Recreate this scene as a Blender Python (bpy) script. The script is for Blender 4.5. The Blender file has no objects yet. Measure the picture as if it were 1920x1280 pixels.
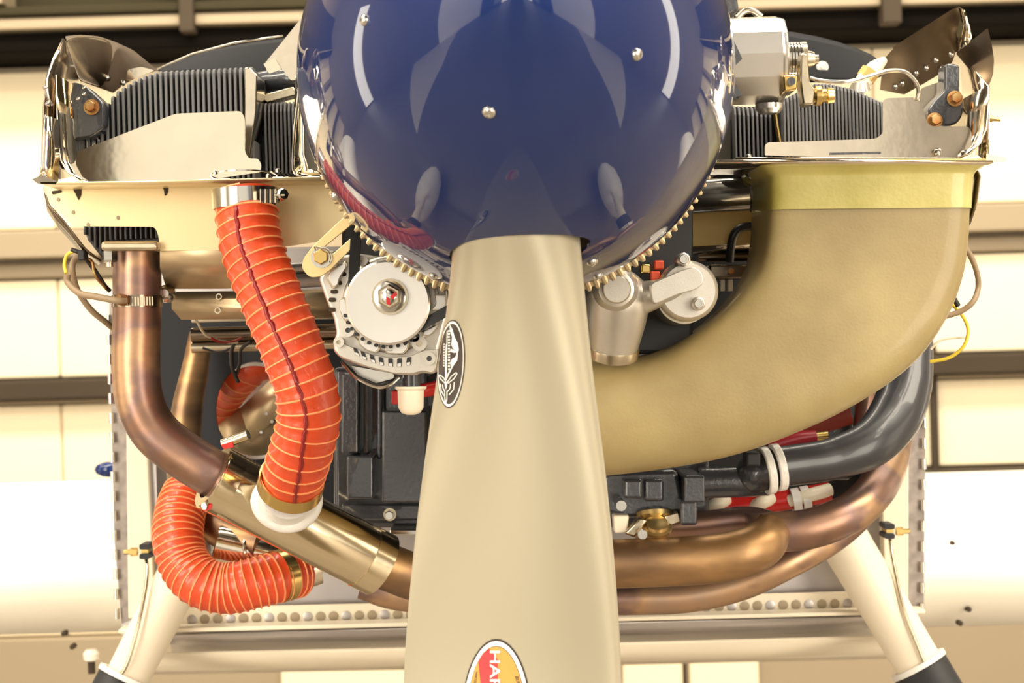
import bpy, bmesh, math, random
from mathutils import Vector, Matrix
from mathutils.bvhtree import BVHTree
random.seed(7)
S = bpy.context.scene
COL = S.collection
# ------------------------------------------------------------------ camera
F = 3160.0            # focal length in pixels of the 1920x1280 frame
ROLL = 0.028
CAMZ = 1.40
CA, SA = math.cos(ROLL), math.sin(ROLL)
cam = bpy.data.objects.new('camera', bpy.data.cameras.new('camera'))
COL.objects.link(cam)
cam.data.sensor_width = 36.0
cam.data.lens = F / 1920 * 36
cam.data.clip_start = 0.05
cam.matrix_world = Matrix(((CA, SA, 0, 0), (0, 0, -1, 0), (-SA, CA, 0, CAMZ), (0, 0, 0, 1)))
cam.data.dof.use_dof = True
cam.data.dof.focus_distance = 1.42
cam.data.dof.aperture_fstop = 13
S.camera = cam
# ------------------------------------------------------------------ light
S.view_settings.view_transform = 'Standard'
S.view_settings.look = 'None'
S.view_settings.exposure = 0.06
S.view_settings.gamma = 1.0
S.view_settings.use_curve_mapping = False
W = bpy.data.worlds.new('hangar_daylight'); S.world = W; W.use_nodes = True
W.node_tree.nodes['Background'].inputs[0].default_value = (1.0, 0.91, 0.77, 1)
W.node_tree.nodes['Background'].inputs[1].default_value = 1.15
def area(name, loc, target, sx, sy, power, col=(1.0, 0.90, 0.74)):
    l = bpy.data.lights.new(name, 'AREA'); l.shape = 'RECTANGLE'; l.size = sx; l.size_y = sy
    l.energy = power; l.color = col
    o = bpy.data.objects.new(name, l); COL.objects.link(o); o.location = loc
    o.rotation_euler = (Vector(target) - Vector(loc)).to_track_quat('-Z', 'Y').to_euler()
    return o
# area lamps for daylight from an assumed hangar opening, unseen behind the photographer
area('door_daylight', (-3.0, -3.2, 1.9), (0, 1.6, 1.4), 1.8, 3.4, 170)
area('door_daylight', (3.0, -3.2, 1.9), (0, 1.6, 1.4), 1.8, 3.4, 170)
# soft overhead lamps, all out of view
area('ceiling_strip', (-1.6, 0.4, 4.6), (-1.2, 1.2, 1.4), 0.5, 4.0, 130)
area('ceiling_strip', (1.6, 0.4, 4.6), (1.2, 1.2, 1.4), 0.5, 4.0, 130)
area('ceiling_strip', (0, 4.0, 4.8), (0, 6.6, 0.8), 9.0, 0.6, 430)  # added to brighten the back wall
area('ceiling_strip', (-4.0, 0.6, 4.6), (-3.9, 0.6, 0), 0.6, 4.0, 170)  # this pair added to brighten the side floor patches
area('ceiling_strip', (4.0, 0.6, 4.6), (3.9, 0.6, 0), 0.6, 4.0, 170)
# ------------------------------------------------------------------ helpers
def P(px, py, Y):
    """the point at depth Y (metres along +Y) on the ray through pixel px, py"""
    u, v = px - 960.0, 640.0 - py
    return Vector(((u * CA + v * SA) * Y / F, Y, CAMZ + (-u * SA + v * CA) * Y / F))
def R(px, Y): return px * Y / F
def PL(lst): return [P(*p) for p in lst]
def lin(c):
    return tuple(((v/255)/12.92 if v/255 <= .04045 else ((v/255+.055)/1.055)**2.4) for v in c) + (1.0,)
WLOC = {}
def thing(name, label, cat, loc, group=None):
    o = bpy.data.objects.new(name, None); COL.objects.link(o); o.location = loc
    o.empty_display_size = .02; o['label'] = label; o['category'] = cat
    if group: o['group'] = group
    WLOC[o] = Vector(loc); return o
def tag(o, label, cat, group=None):
    o['label'] = label; o['category'] = cat
    if group: o['group'] = group
    return o
def link(name, me, parent, center):
    o = bpy.data.objects.new(name, me); COL.objects.link(o)
    base = Vector((0, 0, 0))
    if parent is not None: o.parent = parent; base = WLOC[parent]
    o.location = center - base; WLOC[o] = center; return o
def mk(name, verts, faces, mat, parent=None, smooth=38, bevel=0, seg=2, solid=0, sub=0, recalc=True):
    vs = [Vector(v) for v in verts]
    lo = Vector([min(v[i] for v in vs) for i in range(3)]); hi = Vector([max(v[i] for v in vs) for i in range(3)])
    c = Vector(((lo.x+hi.x)/2, (lo.y+hi.y)/2, lo.z))
    me = bpy.data.meshes.new(name); me.from_pydata([v - c for v in vs], [], faces)
    if recalc:
        bm = bmesh.new(); bm.from_mesh(me); bmesh.ops.recalc_face_normals(bm, faces=bm.faces); bm.to_mesh(me); bm.free()
    for p in me.polygons: p.use_smooth = bool(smooth)
    if smooth: me.set_sharp_from_angle(angle=math.radians(smooth))
    if mat: me.materials.append(mat)
    o = link(name, me, parent, c)
    if solid:
        m = o.modifiers.new('solid', 'SOLIDIFY'); m.thickness = solid; m.offset = 0
    if bevel:
        m = o.modifiers.new('bevel', 'BEVEL'); m.width = bevel; m.segments = seg; m.limit_method = 'ANGLE'; m.angle_limit = math.radians(40)
    if sub:
        m = o.modifiers.new('sub', 'SUBSURF'); m.levels = sub; m.render_levels = sub
    return o
class MB:
    """collects shapes that form one part"""
    def __init__(s): s.v = []; s.f = []
    def add(s, vf):
        n = len(s.v); s.v += list(vf[0]); s.f += [tuple(i+n for i in f) for f in vf[1]]; return s
    def build(s, name, mat, parent=None, **k): return mk(name, s.v, s.f, mat, parent, **k)
def g_box(a, b):
    x0, y0, z0 = a; x1, y1, z1 = b
    v = [(x0,y0,z0),(x1,y0,z0),(x1,y1,z0),(x0,y1,z0),(x0,y0,z1),(x1,y0,z1),(x1,y1,z1),(x0,y1,z1)]
    return [Vector(q) for q in v], [(0,3,2,1),(4,5,6,7),(0,1,5,4),(1,2,6,5),(2,3,7,6),(3,0,4,7)]
def g_prism(pts, d):
    """extrude a loop of points by vector d"""
    n = len(pts); d = Vector(d)
    v = [Vector(p) for p in pts] + [Vector(p) + d for p in pts]
    f = [tuple(range(n)), tuple(range(2*n-1, n-1, -1))] + [(i, i+n, (i+1) % n + n, (i+1) % n) for i in range(n)]
    return v, f
def g_px(pts, Y0, Y1):
    """outline in pixels at depth Y0, extruded straight back to Y1"""
    return g_prism([P(x, y, Y0) for x, y in pts], (0, Y1 - Y0, 0))
def rect(x0, y0, x1, y1): return [(x0,y0),(x1,y0),(x1,y1),(x0,y1)]
def rrect(x0, y0, x1, y1, r, n=4):
    o = []
    for cx, cy, a in ((x1-r,y0+r,-90),(x1-r,y1-r,0),(x0+r,y1-r,90),(x0+r,y0+r,180)):
        for i in range(n+1):
            t = math.radians(a + 90*i/n); o.append((cx+r*math.cos(t), cy+r*math.sin(t)))
    return o
def ell(cx, cy, rx, ry=None, n=24, rot=0):
    ry = rx if ry is None else ry; c, s = math.cos(rot), math.sin(rot); o = []
    for i in range(n):
        t = 2*math.pi*i/n; a, b = rx*math.cos(t), ry*math.sin(t); o.append((cx+a*c-b*s, cy+a*s+b*c))
    return o
def rnd(pts, r=6, n=3):
    """round the corners of a pixel outline"""
    o = []; m = len(pts)
    for i in range(m):
        p = Vector(pts[i][:2]); a = Vector(pts[i-1][:2]) - p; b = Vector(pts[(i+1) % m][:2]) - p
        rr = pts[i][2] if len(pts[i]) > 2 else r
        k = min(rr, a.length*.45, b.length*.45)
        if k < .5: o.append(tuple(p)); continue
        A = p + a.normalized()*k; B = p + b.normalized()*k
        for j in range(n+1):
            t = j/n; q = A*(1-t)**2 + p*2*t*(1-t) + B*t*t; o.append((q.x, q.y))
    return o
def spline(pts, n=8):
    pts = [Vector(p) for p in pts]
    if len(pts) < 3: return [pts[0].lerp(pts[-1], i/n) for i in range(n+1)]
    o = []
    for i in range(len(pts)-1):
        p1, p2 = pts[i], pts[i+1]
        p0 = pts[i-1] if i else p1*2 - p2
        p3 = pts[i+2] if i+2 < len(pts) else p2*2 - p1
        for j in range(n):
            t = j/n
            o.append(.5*((2*p1) + (p2-p0)*t + (2*p0-5*p1+4*p2-p3)*t*t + (3*p1-p0-3*p2+p3)*t**3))
    o.append(pts[-1]); return o
def interp(lst, t):
    if not isinstance(lst, (list, tuple)): return lst
    x = t*(len(lst)-1); i = min(int(x), len(lst)-2); return lst[i]*(1-(x-i)) + lst[i+1]*(x-i)
def frames(path):
    T = []
    for i in range(len(path)):
        T.append((path[min(i+1, len(path)-1)] - path[max(i-1, 0)]).normalized())
    n = Vector((0, -1, 0)); n = (n - T[0]*n.dot(T[0]))
    if n.length < .05: n = Vector((1, 0, 0)); n = n - T[0]*n.dot(T[0])
    n.normalize(); out = []
    for t in T:
        n = (n - t*n.dot(t)).normalized(); out.append((t, n, t.cross(n)))
    return out
def g_tube(path, r, seg=16, cap=True):
    fr = frames(path); v = []; f = []; N = len(path)
    for i, p in enumerate(path):
        rr = interp(r, i/(N-1)); t, a, b = fr[i]
        for k in range(seg):
            an = 2*math.pi*k/seg; v.append(p + (a*math.cos(an) + b*math.sin(an))*rr)
    for i in range(N-1):
        for k in range(seg):
            f.append((i*seg+k, i*seg+(k+1) % seg, (i+1)*seg+(k+1) % seg, (i+1)*seg+k))
    if cap: f.append(tuple(range(seg-1, -1, -1))); f.append(tuple((N-1)*seg+k for k in range(seg)))
    return v, f
def pipe(name, pts, r, mat, parent=None, seg=18, n=8, **k):
    """tube along pixel points (px, py, Y); r in metres"""
    v, f = g_tube(spline(PL(pts), n), r, seg); return mk(name, v, f, mat, parent, **k)
def g_lathe(prof, org, axis, seg=32, flat=None):
    """prof = [(radius, height along axis)]"""
    ax = Vector(axis).normalized(); u = Vector((0, 0, 1)) if abs(ax.z) < .9 else Vector((1, 0, 0))
    a = (u - ax*u.dot(ax)).normalized(); b = ax.cross(a); org = Vector(org); v = []; f = []
    for r, h in prof:
        for k in range(seg):
            t = 2*math.pi*k/seg; v.append(org + ax*h + (a*math.cos(t) + b*math.sin(t))*r)
    n = len(prof)
    for i in range(n-1):
        for k in range(seg): f.append((i*seg+k, i*seg+(k+1) % seg, (i+1)*seg+(k+1) % seg, (i+1)*seg+k))
    f.append(tuple(range(seg-1, -1, -1))); f.append(tuple((n-1)*seg+k for k in range(seg)))
    return v, f
def lathe(name, prof, org, axis, mat, parent=None, seg=32, **k):
    v, f = g_lathe(prof, org, axis, seg); return mk(name, v, f, mat, parent, **k)
def g_ring(ro, ri, h0, h1, org, axis, seg=32):
    v, f = g_lathe([(ri, h0), (ro, h0), (ro, h1), (ri, h1)], org, axis, seg); f = f[:-2]
    for k in range(seg): f.append((3*seg+k, 3*seg+(k+1) % seg, (k+1) % seg, k))
    return v, f
def surf(name, rows, mat, parent=None, t=.0015, **k):
    """sheet through rows of (px, py, Y) points"""
    v = [P(*p) for r in rows for p in r]; n = len(rows[0]); f = []
    for i in range(len(rows)-1):
        for j in range(n-1): f.append((i*n+j, i*n+j+1, (i+1)*n+j+1, (i+1)*n+j))
    return mk(name, v, f, mat, parent, solid=t, **k)
def channel(name, prof, Y0, Y1, mat, parent=None, t=.0015, **k):
    """sheet: pixel profile at depth Y0 carried straight back to Y1"""
    a = [P(x, y, Y0) for x, y in prof]; d = Vector((0, Y1-Y0, 0)); n = len(a)
    return mk(name, a + [q + d for q in a], [(i, i+1, i+1+n, i+n) for i in range(n-1)], mat, parent, solid=t, **k)
def plate(name, pts, Y, mat, parent=None, t=.0016, bevel=0, tilt=None, **k):
    if tilt:
        xc, yc, tx, ty = tilt
        v, f = g_prism([P(x, y, Y + tx*(x-xc) + ty*(y-yc)) for x, y in pts], (0, t, 0)); return mk(name, v, f, mat, parent, bevel=bevel, **k)
    v, f = g_px(pts, Y, Y+t); return mk(name, v, f, mat, parent, bevel=bevel, **k)
def hexbolt(name, px, py, Y, rpx, mat, parent, h=.006, washer=None):
    c = P(px, py, Y); r = R(rpx, Y)
    o = lathe(name, [(r, 0), (r, -h*.8), (r*.85, -h)], c, (0, 1, 0), mat, parent, seg=6, smooth=0)
    if washer: lathe('washer', [(r*1.35, .001), (r*1.35, -.0012)], c, (0, 1, 0), washer, parent, seg=20)
    return o
def screw(px, py, Y, rpx, mat, parent, axis=(0, -1, 0)):
    c = P(px, py, Y); r = R(rpx, Y)
    return lathe('screw', [(r, -.002), (r, .0008), (r*.8, .0022), (r*.4, .003), (r*.3, .0022)], c, axis, mat, parent, seg=14)
def copy_to(o, parent, loc, name=None):
    c = o.copy(); COL.objects.link(c); c.parent = parent; WLOC[c] = Vector(loc)
    c.location = Vector(loc) - (WLOC[parent] if parent else Vector()); return c
# ------------------------------------------------------------------ materials
MATS = {}
def mat(name, col, metal=0.0, rough=.5, var=0.0, vscale=20, bump=0.0, bscale=80, coat=0.0, spec=.5, col2=None, stretch=None, trans=0.0):
    m = bpy.data.materials.new(name); m.use_nodes = True; nt = m.node_tree; b = nt.nodes['Principled BSDF']
    c = lin(col); b.inputs['Base Color'].default_value = c
    b.inputs['Metallic'].default_value = metal; b.inputs['Roughness'].default_value = rough
    b.inputs['Coat Weight'].default_value = coat; b.inputs['Coat Roughness'].default_value = .03
    b.inputs['Specular IOR Level'].default_value = spec
    if trans: b.inputs['Subsurface Weight'].default_value = trans; b.inputs['Subsurface Scale'].default_value = .004
    tc = nt.nodes.new('ShaderNodeTexCoord'); mp = nt.nodes.new('ShaderNodeMapping')
    nt.links.new(tc.outputs['Object'], mp.inputs[0])
    if stretch: mp.inputs['Scale'].default_value = stretch
    if var or col2:
        n = nt.nodes.new('ShaderNodeTexNoise'); n.inputs['Scale'].default_value = vscale; n.inputs['Detail'].default_value = 5
        nt.links.new(mp.outputs[0], n.inputs[0])
        r = nt.nodes.new('ShaderNodeValToRGB'); r.color_ramp.elements[0].position = .35; r.color_ramp.elements[1].position = .65
        r.color_ramp.elements[0].color = tuple(v*(1-var) for v in c[:3]) + (1,)
        r.color_ramp.elements[1].color = lin(col2) if col2 else tuple(min(1, v*(1+var)) for v in c[:3]) + (1,)
        nt.links.new(n.outputs[0], r.inputs[0]); nt.links.new(r.outputs[0], b.inputs['Base Color'])
    if bump:
        n2 = nt.nodes.new('ShaderNodeTexNoise'); n2.inputs['Scale'].default_value = bscale; n2.inputs['Detail'].default_value = 3
        nt.links.new(mp.outputs[0], n2.inputs[0])
        bp = nt.nodes.new('ShaderNodeBump'); bp.inputs['Strength'].default_value = bump; bp.inputs['Distance'].default_value = .002
        nt.links.new(n2.outputs[0], bp.inputs['Height']); nt.links.new(bp.outputs[0], b.inputs['Normal'])
    MATS[name] = m; return m
def heat(name, stops, vscale=9, rough=.38, stretch=(1, 1, 1.6)):
    m = mat(name, (140, 110, 90), .85, rough, bump=.05, bscale=160); nt = m.node_tree; b = nt.nodes['Principled BSDF']
    tc = nt.nodes.new('ShaderNodeTexCoord'); mp = nt.nodes.new('ShaderNodeMapping'); mp.inputs['Scale'].default_value = stretch
    n = nt.nodes.new('ShaderNodeTexNoise'); n.inputs['Scale'].default_value = vscale; n.inputs['Detail'].default_value = 4
    r = nt.nodes.new('ShaderNodeValToRGB'); e = r.color_ramp.elements
    while len(e) < len(stops): e.new(.5)
    for i, (p, c) in enumerate(stops): e[i].position = p; e[i].color = lin(c)
    nt.links.new(tc.outputs['Object'], mp.inputs[0]); nt.links.new(mp.outputs[0], n.inputs[0])
    nt.links.new(n.outputs[0], r.inputs[0]); nt.links.new(r.outputs[0], b.inputs['Base Color']); return m
M_BLUE = mat('blue_paint', (14, 40, 96), 0, .4, coat=1.0, spec=.05)
M_BLADE = mat('satin_grey_paint', (172, 164, 142), .25, .36, bump=.02, bscale=900)
M_ALU = mat('polished_aluminium_sheet', (242, 230, 206), 1, .06, var=.06, vscale=14, bump=.03, bscale=30)
M_ALUB = mat('brushed_aluminium_sheet', (228, 216, 196), 1, .13, var=.08, vscale=25, bump=.03, bscale=60)
M_ALUD = mat('smoked_aluminium_sheet', (136, 122, 106), 1, .22, var=.2, vscale=18, bump=.08, bscale=30)
M_CREAM = mat('yellow_chromate_sheet', (240, 220, 172), .35, .32, var=.04, vscale=9)
M_CAST = mat('cast_aluminium', (206, 200, 190), .8, .36, var=.05, vscale=40, bump=.06, bscale=900)
M_MACH = mat('machined_aluminium', (228, 224, 218), .9, .26, var=.03)
M_STEEL = mat('bright_steel', (206, 202, 194), 1, .18)
M_ZINC = mat('zinc_steel', (196, 184, 160), 1, .27, var=.1, vscale=60)
M_GOLD = mat('gold_cadmium', (214, 184, 116), 1, .24)
M_BRASS = mat('dull_brass', (206, 180, 124), .9, .32, var=.1, vscale=80)
M_BOLT = mat('rusty_gold_bolt', (206, 176, 120), .9, .35, var=.2, vscale=90, col2=(176, 106, 52))
M_FIN = mat('grey_painted_fin', (104, 104, 106), .1, .5, var=.08)
M_DARK = mat('dark_grey_paint', (58, 60, 66), .1, .3, bump=.35, bscale=260, coat=.8)
M_BLACKR = mat('black_rubber', (30, 30, 32), 0, .55, bump=.05)
M_SEAL = mat('dark_blue_rubber', (16, 18, 23), 0, .6, spec=.2)
M_PLATE = mat('smooth_slate_paint', (30, 31, 37), 0, .5, spec=.3)
M_TAN = mat('tan_sheet', (196, 166, 104), .4, .4, var=.06)
M_TANM = mat('dull_alloy_sheet', (204, 182, 146), .6, .38, var=.05)
M_PIPEB = mat('gloss_black_pipe', (54, 54, 58), .1, .34, coat=.2)
M_ORANGE = mat('orange_silicone', (216, 74, 32), 0, .36, var=.1, vscale=30, bump=.2, bscale=150, coat=.25)
M_CORD = mat('pale_orange_cord', (250, 160, 104), 0, .5)
M_SEAM = mat('dark_red_seam', (140, 18, 20), 0, .35, bump=.4, bscale=300, coat=.2)
M_WHITE = mat('white_paint', (238, 226, 202), 0, .4)
M_WHITEB = mat('white_wing_paint', (246, 240, 226), 0, .35)
M_PLAST = mat('white_plastic', (240, 228, 206), 0, .35, trans=.2)
M_RTV = mat('white_sealant', (232, 228, 222), 0, .3, var=.05, bump=.5, bscale=120)
M_RED = mat('red_plastic', (196, 32, 26), 0, .35)
M_FIBRE = mat('raw_fibreglass', (160, 140, 94), 0, .42, var=.1, vscale=12, bump=.1, bscale=420, coat=.12, col2=(172, 154, 106))
M_FIBREY = mat('yellow_fibreglass', (190, 178, 92), 0, .38, var=.12, vscale=16, bump=.15, bscale=200, coat=.3, col2=(204, 192, 118))
M_HEAT = heat('heat_tinted_steel', [(.30, (112, 92, 82)), (.42, (152, 118, 98)), (.5, (140, 114, 108)), (.58, (190, 154, 120)), (.70, (170, 146, 128))])
M_HEAT2 = heat('straw_tinted_steel', [(.3, (88, 74, 66)), (.45, (142, 112, 84)), (.55, (180, 142, 98)), (.68, (120, 98, 86))], vscale=6, rough=.42, stretch=(1, 1, 3))
M_MUFF = mat('brushed_stainless', (226, 210, 178), 1, .14, bump=.05, bscale=60, stretch=(1, 1, 1))
M_STRIP = mat('mottled_grey_strip', (150, 140, 134), .3, .45, var=.25, vscale=60)
M_GREYMET = mat('bare_alloy_firewall', (182, 176, 174), .8, .36, var=.1, vscale=7, bump=.03)
M_WALL = mat('cream_wall_panel', (246, 230, 196), 0, .5, var=.02, vscale=2)
M_GIRT = mat('brown_steel_girt', (66, 56, 44), 0, .7, spec=.2, var=.06, vscale=3)
M_GIRTT = mat('tan_steel_girt', (158, 142, 116), .1, .5)
M_BEAM = mat('olive_beam', (58, 53, 38), 0, .9, spec=.1, var=.06, vscale=3)
M_BLACKB = mat('black_beam', (15, 12, 9), 0, .9, spec=.05)
M_SUNPATCH = mat('pale_epoxy_floor', (232, 224, 208), 0, .5)  # pale colour stands in for sunlight on the floor
M_WALL2 = mat('taupe_side_wall', (150, 138, 118), 0, .6)
M_GLOW = mat('daylit_window', (255, 245, 225)); _b = M_GLOW.node_tree.nodes['Principled BSDF']  # glow of the added narrow side panels
_b.inputs['Emission Color'].default_value = (1, .95, .86, 1); _b.inputs['Emission Strength'].default_value = 4.0
M_GLOW2 = mat('daylit_doorway', (255, 245, 225)); _b = M_GLOW2.node_tree.nodes['Principled BSDF']  # glow of the added wide side panels
_b.inputs['Emission Color'].default_value = (1, .93, .84, 1); _b.inputs['Emission Strength'].default_value = 1.2
M_FLOOR = mat('concrete_floor', (132, 122, 110), 0, .45, var=.06, vscale=3)
M_WIRE = mat('tan_wire_sleeve', (150, 128, 100), 0, .45)
M_WIREB = mat('black_wire', (34, 30, 28), 0, .45)
M_WIREY = mat('yellow_wire', (232, 206, 66), 0, .4)
M_INK = mat('decal_black', (58, 50, 46), 0, .35)
M_INKW = mat('decal_white', (248, 244, 236), 0, .35)
M_INKG = mat('decal_gold', (206, 160, 78), 0, .35)
M_INKR = mat('decal_red', (228, 62, 66), 0, .35)
M_PINK = mat('ring_gear_steel', (168, 146, 112), .9, .38, var=.15, vscale=70)
# ------------------------------------------------------------------ the hangar
def struct(o): o['kind'] = 'structure'; return o
YB = 6.5
floor = struct(MB().add(g_box((-7, -7, -.1), (7, YB+.4, 0))).build('floor', M_FLOOR, smooth=0))
ceiling = struct(MB().add(g_box((-7, -3, 5.2), (7, YB+.4, 5.3))).build('ceiling', M_BEAM, smooth=0))
for sx in (-1, 1):  # sunlit floor painted as pale triangles, mirrored in the spinner
    v, f = g_prism([(sx*x, y, .004) for x, y in ((1.9,1.95),(2.9,.95),(5.48,-.2),(5.48,1.95))], (0, 0, -.003)); mk('pale_bay', v, f, M_SUNPATCH, floor, smooth=0)
for i, sx in ((1, -1), (2, 1)):  # unseen dark posts, added for the baffle plates to mirror
    struct(MB().add(g_box((min(sx*1.42, sx*1.95), -3.1, 0), (max(sx*1.42, sx*1.95), -2.8, 5.2))).build('trim_%d' % i, M_GIRT, smooth=0))
struct(MB().add(g_box((-5.6, -3, 0), (-5.5, YB+.4, 5.2))).build('wall_left', M_WALL2, smooth=0))
struct(MB().add(g_box((5.5, -3, 0), (5.6, YB+.4, 5.2))).build('wall_right', M_WALL2, smooth=0))
for i, sx in ((1, -1), (2, 1)):
    dr = struct(MB().add(g_box((sx*5.5-.02, -1.7, 0), (sx*5.5+.02, .85, 3.3))).build('door_%d' % i, M_GIRTT, smooth=0))  # unseen glowing panel, added for the spinner's bright wedges and side fill
    MB().add(g_box((sx*5.47-.004, -1.6, .01), (sx*5.47+.004, .75, 3.2))).build('daylit_opening', M_GLOW2, dr, smooth=0)
    wn = struct(MB().add(g_box((sx*5.5-.03, 3.9, .02), (sx*5.5+.03, 4.7, 3.6))).build('window_%d' % i, M_GIRTT, smooth=0))  # unseen glowing panel, added to put a bright stripe on the spinner
    MB().add(g_box((sx*5.46-.004, 4.05, .06), (sx*5.46+.004, 4.55, 3.5))).build('pane', M_GLOW, wn, smooth=0)  # glowing face of the added narrow panel
wall = struct(MB().add(g_box((-7, YB+.1, 0), (7, YB+.2, 5.2))).build('wall_back', M_GIRTT, smooth=0))
def wz(py): return P(100, py, YB).z          # world heights of the bands, read at the left margin
def wx(px): return P(px, 640, YB).x
xs = [-7, wx(-560), wx(105), wx(860), wx(1655), wx(2300), 7]
for (ya, yb) in ((1195, 975), (922, 760), (708, 524), (428, 130)):
    for i in range(len(xs)-1):
        MB().add(g_box((xs[i]+.002, YB+.04, max(0, wz(ya))), (xs[i+1]-.002, YB+.1, wz(yb)))).build('panel', M_WALL, wall, smooth=0, bevel=.01)
for xa, xb in ((510, 750), (1150, 1262), (1275, 1405)):
    MB().add(g_box((wx(xa), YB-.02, 0), (wx(xb), YB+.1, wz(1262)))).build('panel', M_WALL, wall, smooth=0, bevel=.01)
for (ya, yb, m, d) in ((1400, 1197, M_GIRTT, .05), (967, 925, M_GIRT, .16), (748, 712, M_GIRT, .12), (757, 749, M_GIRTT, .05), (484, 433, M_GIRTT, .12), (520, 492, M_GIRTT, .03),
                       (118, 84, M_BLACKB, .3), (80, 58, M_GIRTT, .34), (56, 40, M_BEAM, .36), (38, -60, M_BEAM, .2), (-70, -400, M_GIRT, .1)):
    MB().add(g_box((-7, YB+.06-d, wz(ya)), (7, YB+.1, wz(yb)))).build('girt', m, wall, smooth=0, bevel=.008)
for px, w, y0, y1, m in ((395, 26, 95, -60, M_GIRT), (60, 14, 36, -60, M_GIRTT), (1655, 34, 115, -60, M_GIRT), (1750, 12, 975, 690, M_GIRT), (1262, 16, 1400, 1240, M_GIRT), (1330, 8, 1400, 1240, M_GIRTT)):
    x = wx(px); hw = w/2*YB/F
    MB().add(g_box((x-hw, YB-.32 if y0 < 300 else YB+.0, max(0, wz(y0))), (x+hw, YB+.1, wz(y1)))).build('post', m, wall, smooth=0, bevel=.006)
# ------------------------------------------------------------------ airframe: firewall, wings, legs
YF = 2.02
t = thing('firewall', 'bare metal firewall behind the engine with hinge strips at both sides', 'firewall', P(965, 1215, YF))
def fpl(name, pts, m, Y=YF, th=.004, bevel=0): return plate(name, pts, Y, m, t, t=th, bevel=bevel)
fpl('panel', [(212,470),(1728,440),(1722,1165),(228,1190)], M_GREYMET, YF+.03)
fpl('rivet_strip', [(204,560),(246,560),(250,1160),(228,1170),(214,1010)], M_STRIP, YF+.005)
fpl('rivet_strip', [(1700,560),(1738,560),(1732,1150),(1704,1150)], M_STRIP, YF+.005)
fpl('stiffener', [(236,760),(276,820),(292,1150),(240,1160)], M_WHITE, YF-.02, .02, .002)
fpl('stiffener', [(1650,820),(1704,800),(1704,1150),(1660,1150)], M_WHITE, YF-.02, .02, .002)
fpl('stiffener', [(282,860),(292,860),(300,1100),(286,1110)], M_GREYMET, YF-.01, .01)
# ledge strip with a row of lightening holes, each a dark recess
mb = MB(); hole = None
for i in range(54):
    x = 360 + i*24.1
    if x > 1605: break
    y = 1161 - (x-360)*.0245
    if 770 < x < 1150: continue
    lathe('lightening_hole', [(R(9, YF), 0), (R(9, YF), .0012), (R(7.5, YF), .0014)], P(x, y, YF+.006), (0, -1, 0), M_GIRTT if i % 3 else M_GREYMET, t, seg=14)
fpl('hole_strip', [(330,1140),(1640,1108),(1640,1152),(330,1182)], M_WHITE, YF+.0065)
fpl('lower_rail', [(222,1180),(1735,1143),(1735,1150),(222,1188)], M_WHITE, YF-.03, .03, .001)
surf('lower_flange', [[(318,1190,YF-.02),(960,1172,YF-.02),(1625,1156,YF-.02)],[(322,1226,YF+.06),(960,1212,YF+.06),(1640,1196,YF+.06)]], M_GREYMET, t)
pz = None
for side, x0, x1, y0, y1 in ((0, 204, 219, 600, 1150), (1, 1736, 1729, 560, 1140)):
    n = 16
    for i in range(n):
        u = i/(n-1); c = P(x0+(x1-x0)*u, y0+(y1-y0)*u, YF)
        if pz is None:
            pz = lathe('hinge_knuckle', [(.0032, -.0062), (.0032, .0062)], c, (0, 0, 1), M_STEEL, t, seg=10); pz_off = WLOC[pz] - c
        else: copy_to(pz, t, c + pz_off)
# belly
surf('belly', [[(300,1226,YF),(960,1212,YF),(1650,1194,YF)],[(290,1252,YF+.12),(960,1240,YF+.12),(1660,1222,YF+.12)],[(280,1262,YF+1.5),(960,1250,YF+1.5),(1670,1232,YF+1.5)]], M_WHITE, t, t=.004)
# fuselage sides behind the firewall
for xa, xb in ((232, 236), (1700, 1696)):
    a = P(xa, 700, YF+.05); b = P(xb, 1180, YF+.05)
    mk('side_skin', [a, b, b+Vector((0,1.6,0)), a+Vector((0,1.6,0))], [(0,1,2,3)], M_WHITE, t, solid=.003)
# wings
def wing(label, xa, xb):
    w = thing('wing', label, 'wing', P((xa+xb)/2, 1190, 2.75))
    prof = []
    zc = P(100 if xa < 960 else 1820, 1075 if xa < 960 else 1062, 2.7).z
    for i in range(15):
        a = math.pi*(-.5 + i/14); prof.append((2.78 - .17*math.cos(a), zc + .105*math.sin(a)))
    prof = [(4.1, zc-.02), (3.2, zc-.10)] + prof + [(3.2, zc+.11), (4.1, zc+.02)]
    X0 = P(xa, 1000, 2.7).x; X1 = P(xb, 1000, 2.7).x
    v, f = g_prism([(X0, y, z) for y, z in prof], (X1-X0, 0, 0)); mk('skin', v, f, M_WHITEB, w, smooth=50)
    return w, zc
wl, zl = wing('white wing with blurred leading edge left of the firewall', -900, 420)
wr, zr = wing('white wing with blurred leading edge right of the firewall', 1500, 2800)
for w, pts in ((wl, ((142,1063),(122,1107),(120,1187),(136,1212))), (wr, ((1785,1018),(1808,1060),(1816,1142),(1800,1168)))):
    for x, y in pts: lathe('rivet', [(.0042, .012), (.0042, -.003), (.002, -.004)], P(x, y, 2.63), (0, 1, 0), M_GIRT, w, seg=10)
b = thing('wing_tie_down', 'small pale knob hanging under the white wing at left', 'knob', P(172, 1265, 2.66))
lathe('stem', [(.006, 0), (.006, .03)], P(172, 1262, 2.66), (0, 0, 1), M_GIRT, b, seg=10)
lathe('cap', [(.004, .018), (.012, .022), (.013, .032), (.008, .038)], P(172, 1262, 2.66), (0, 0, 1), M_WHITEB, b, seg=14)
o = lathe('navigation_light', [(.001, -.016), (.007, -.012), (.011, -.003), (.012, .006), (.010, .02)], P(197, 880, 2.5), (1, 0, 0), M_BLUE, None, seg=20)
tag(o, 'small dark blue rounded tip peeking out left of the firewall edge', 'light')
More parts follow.
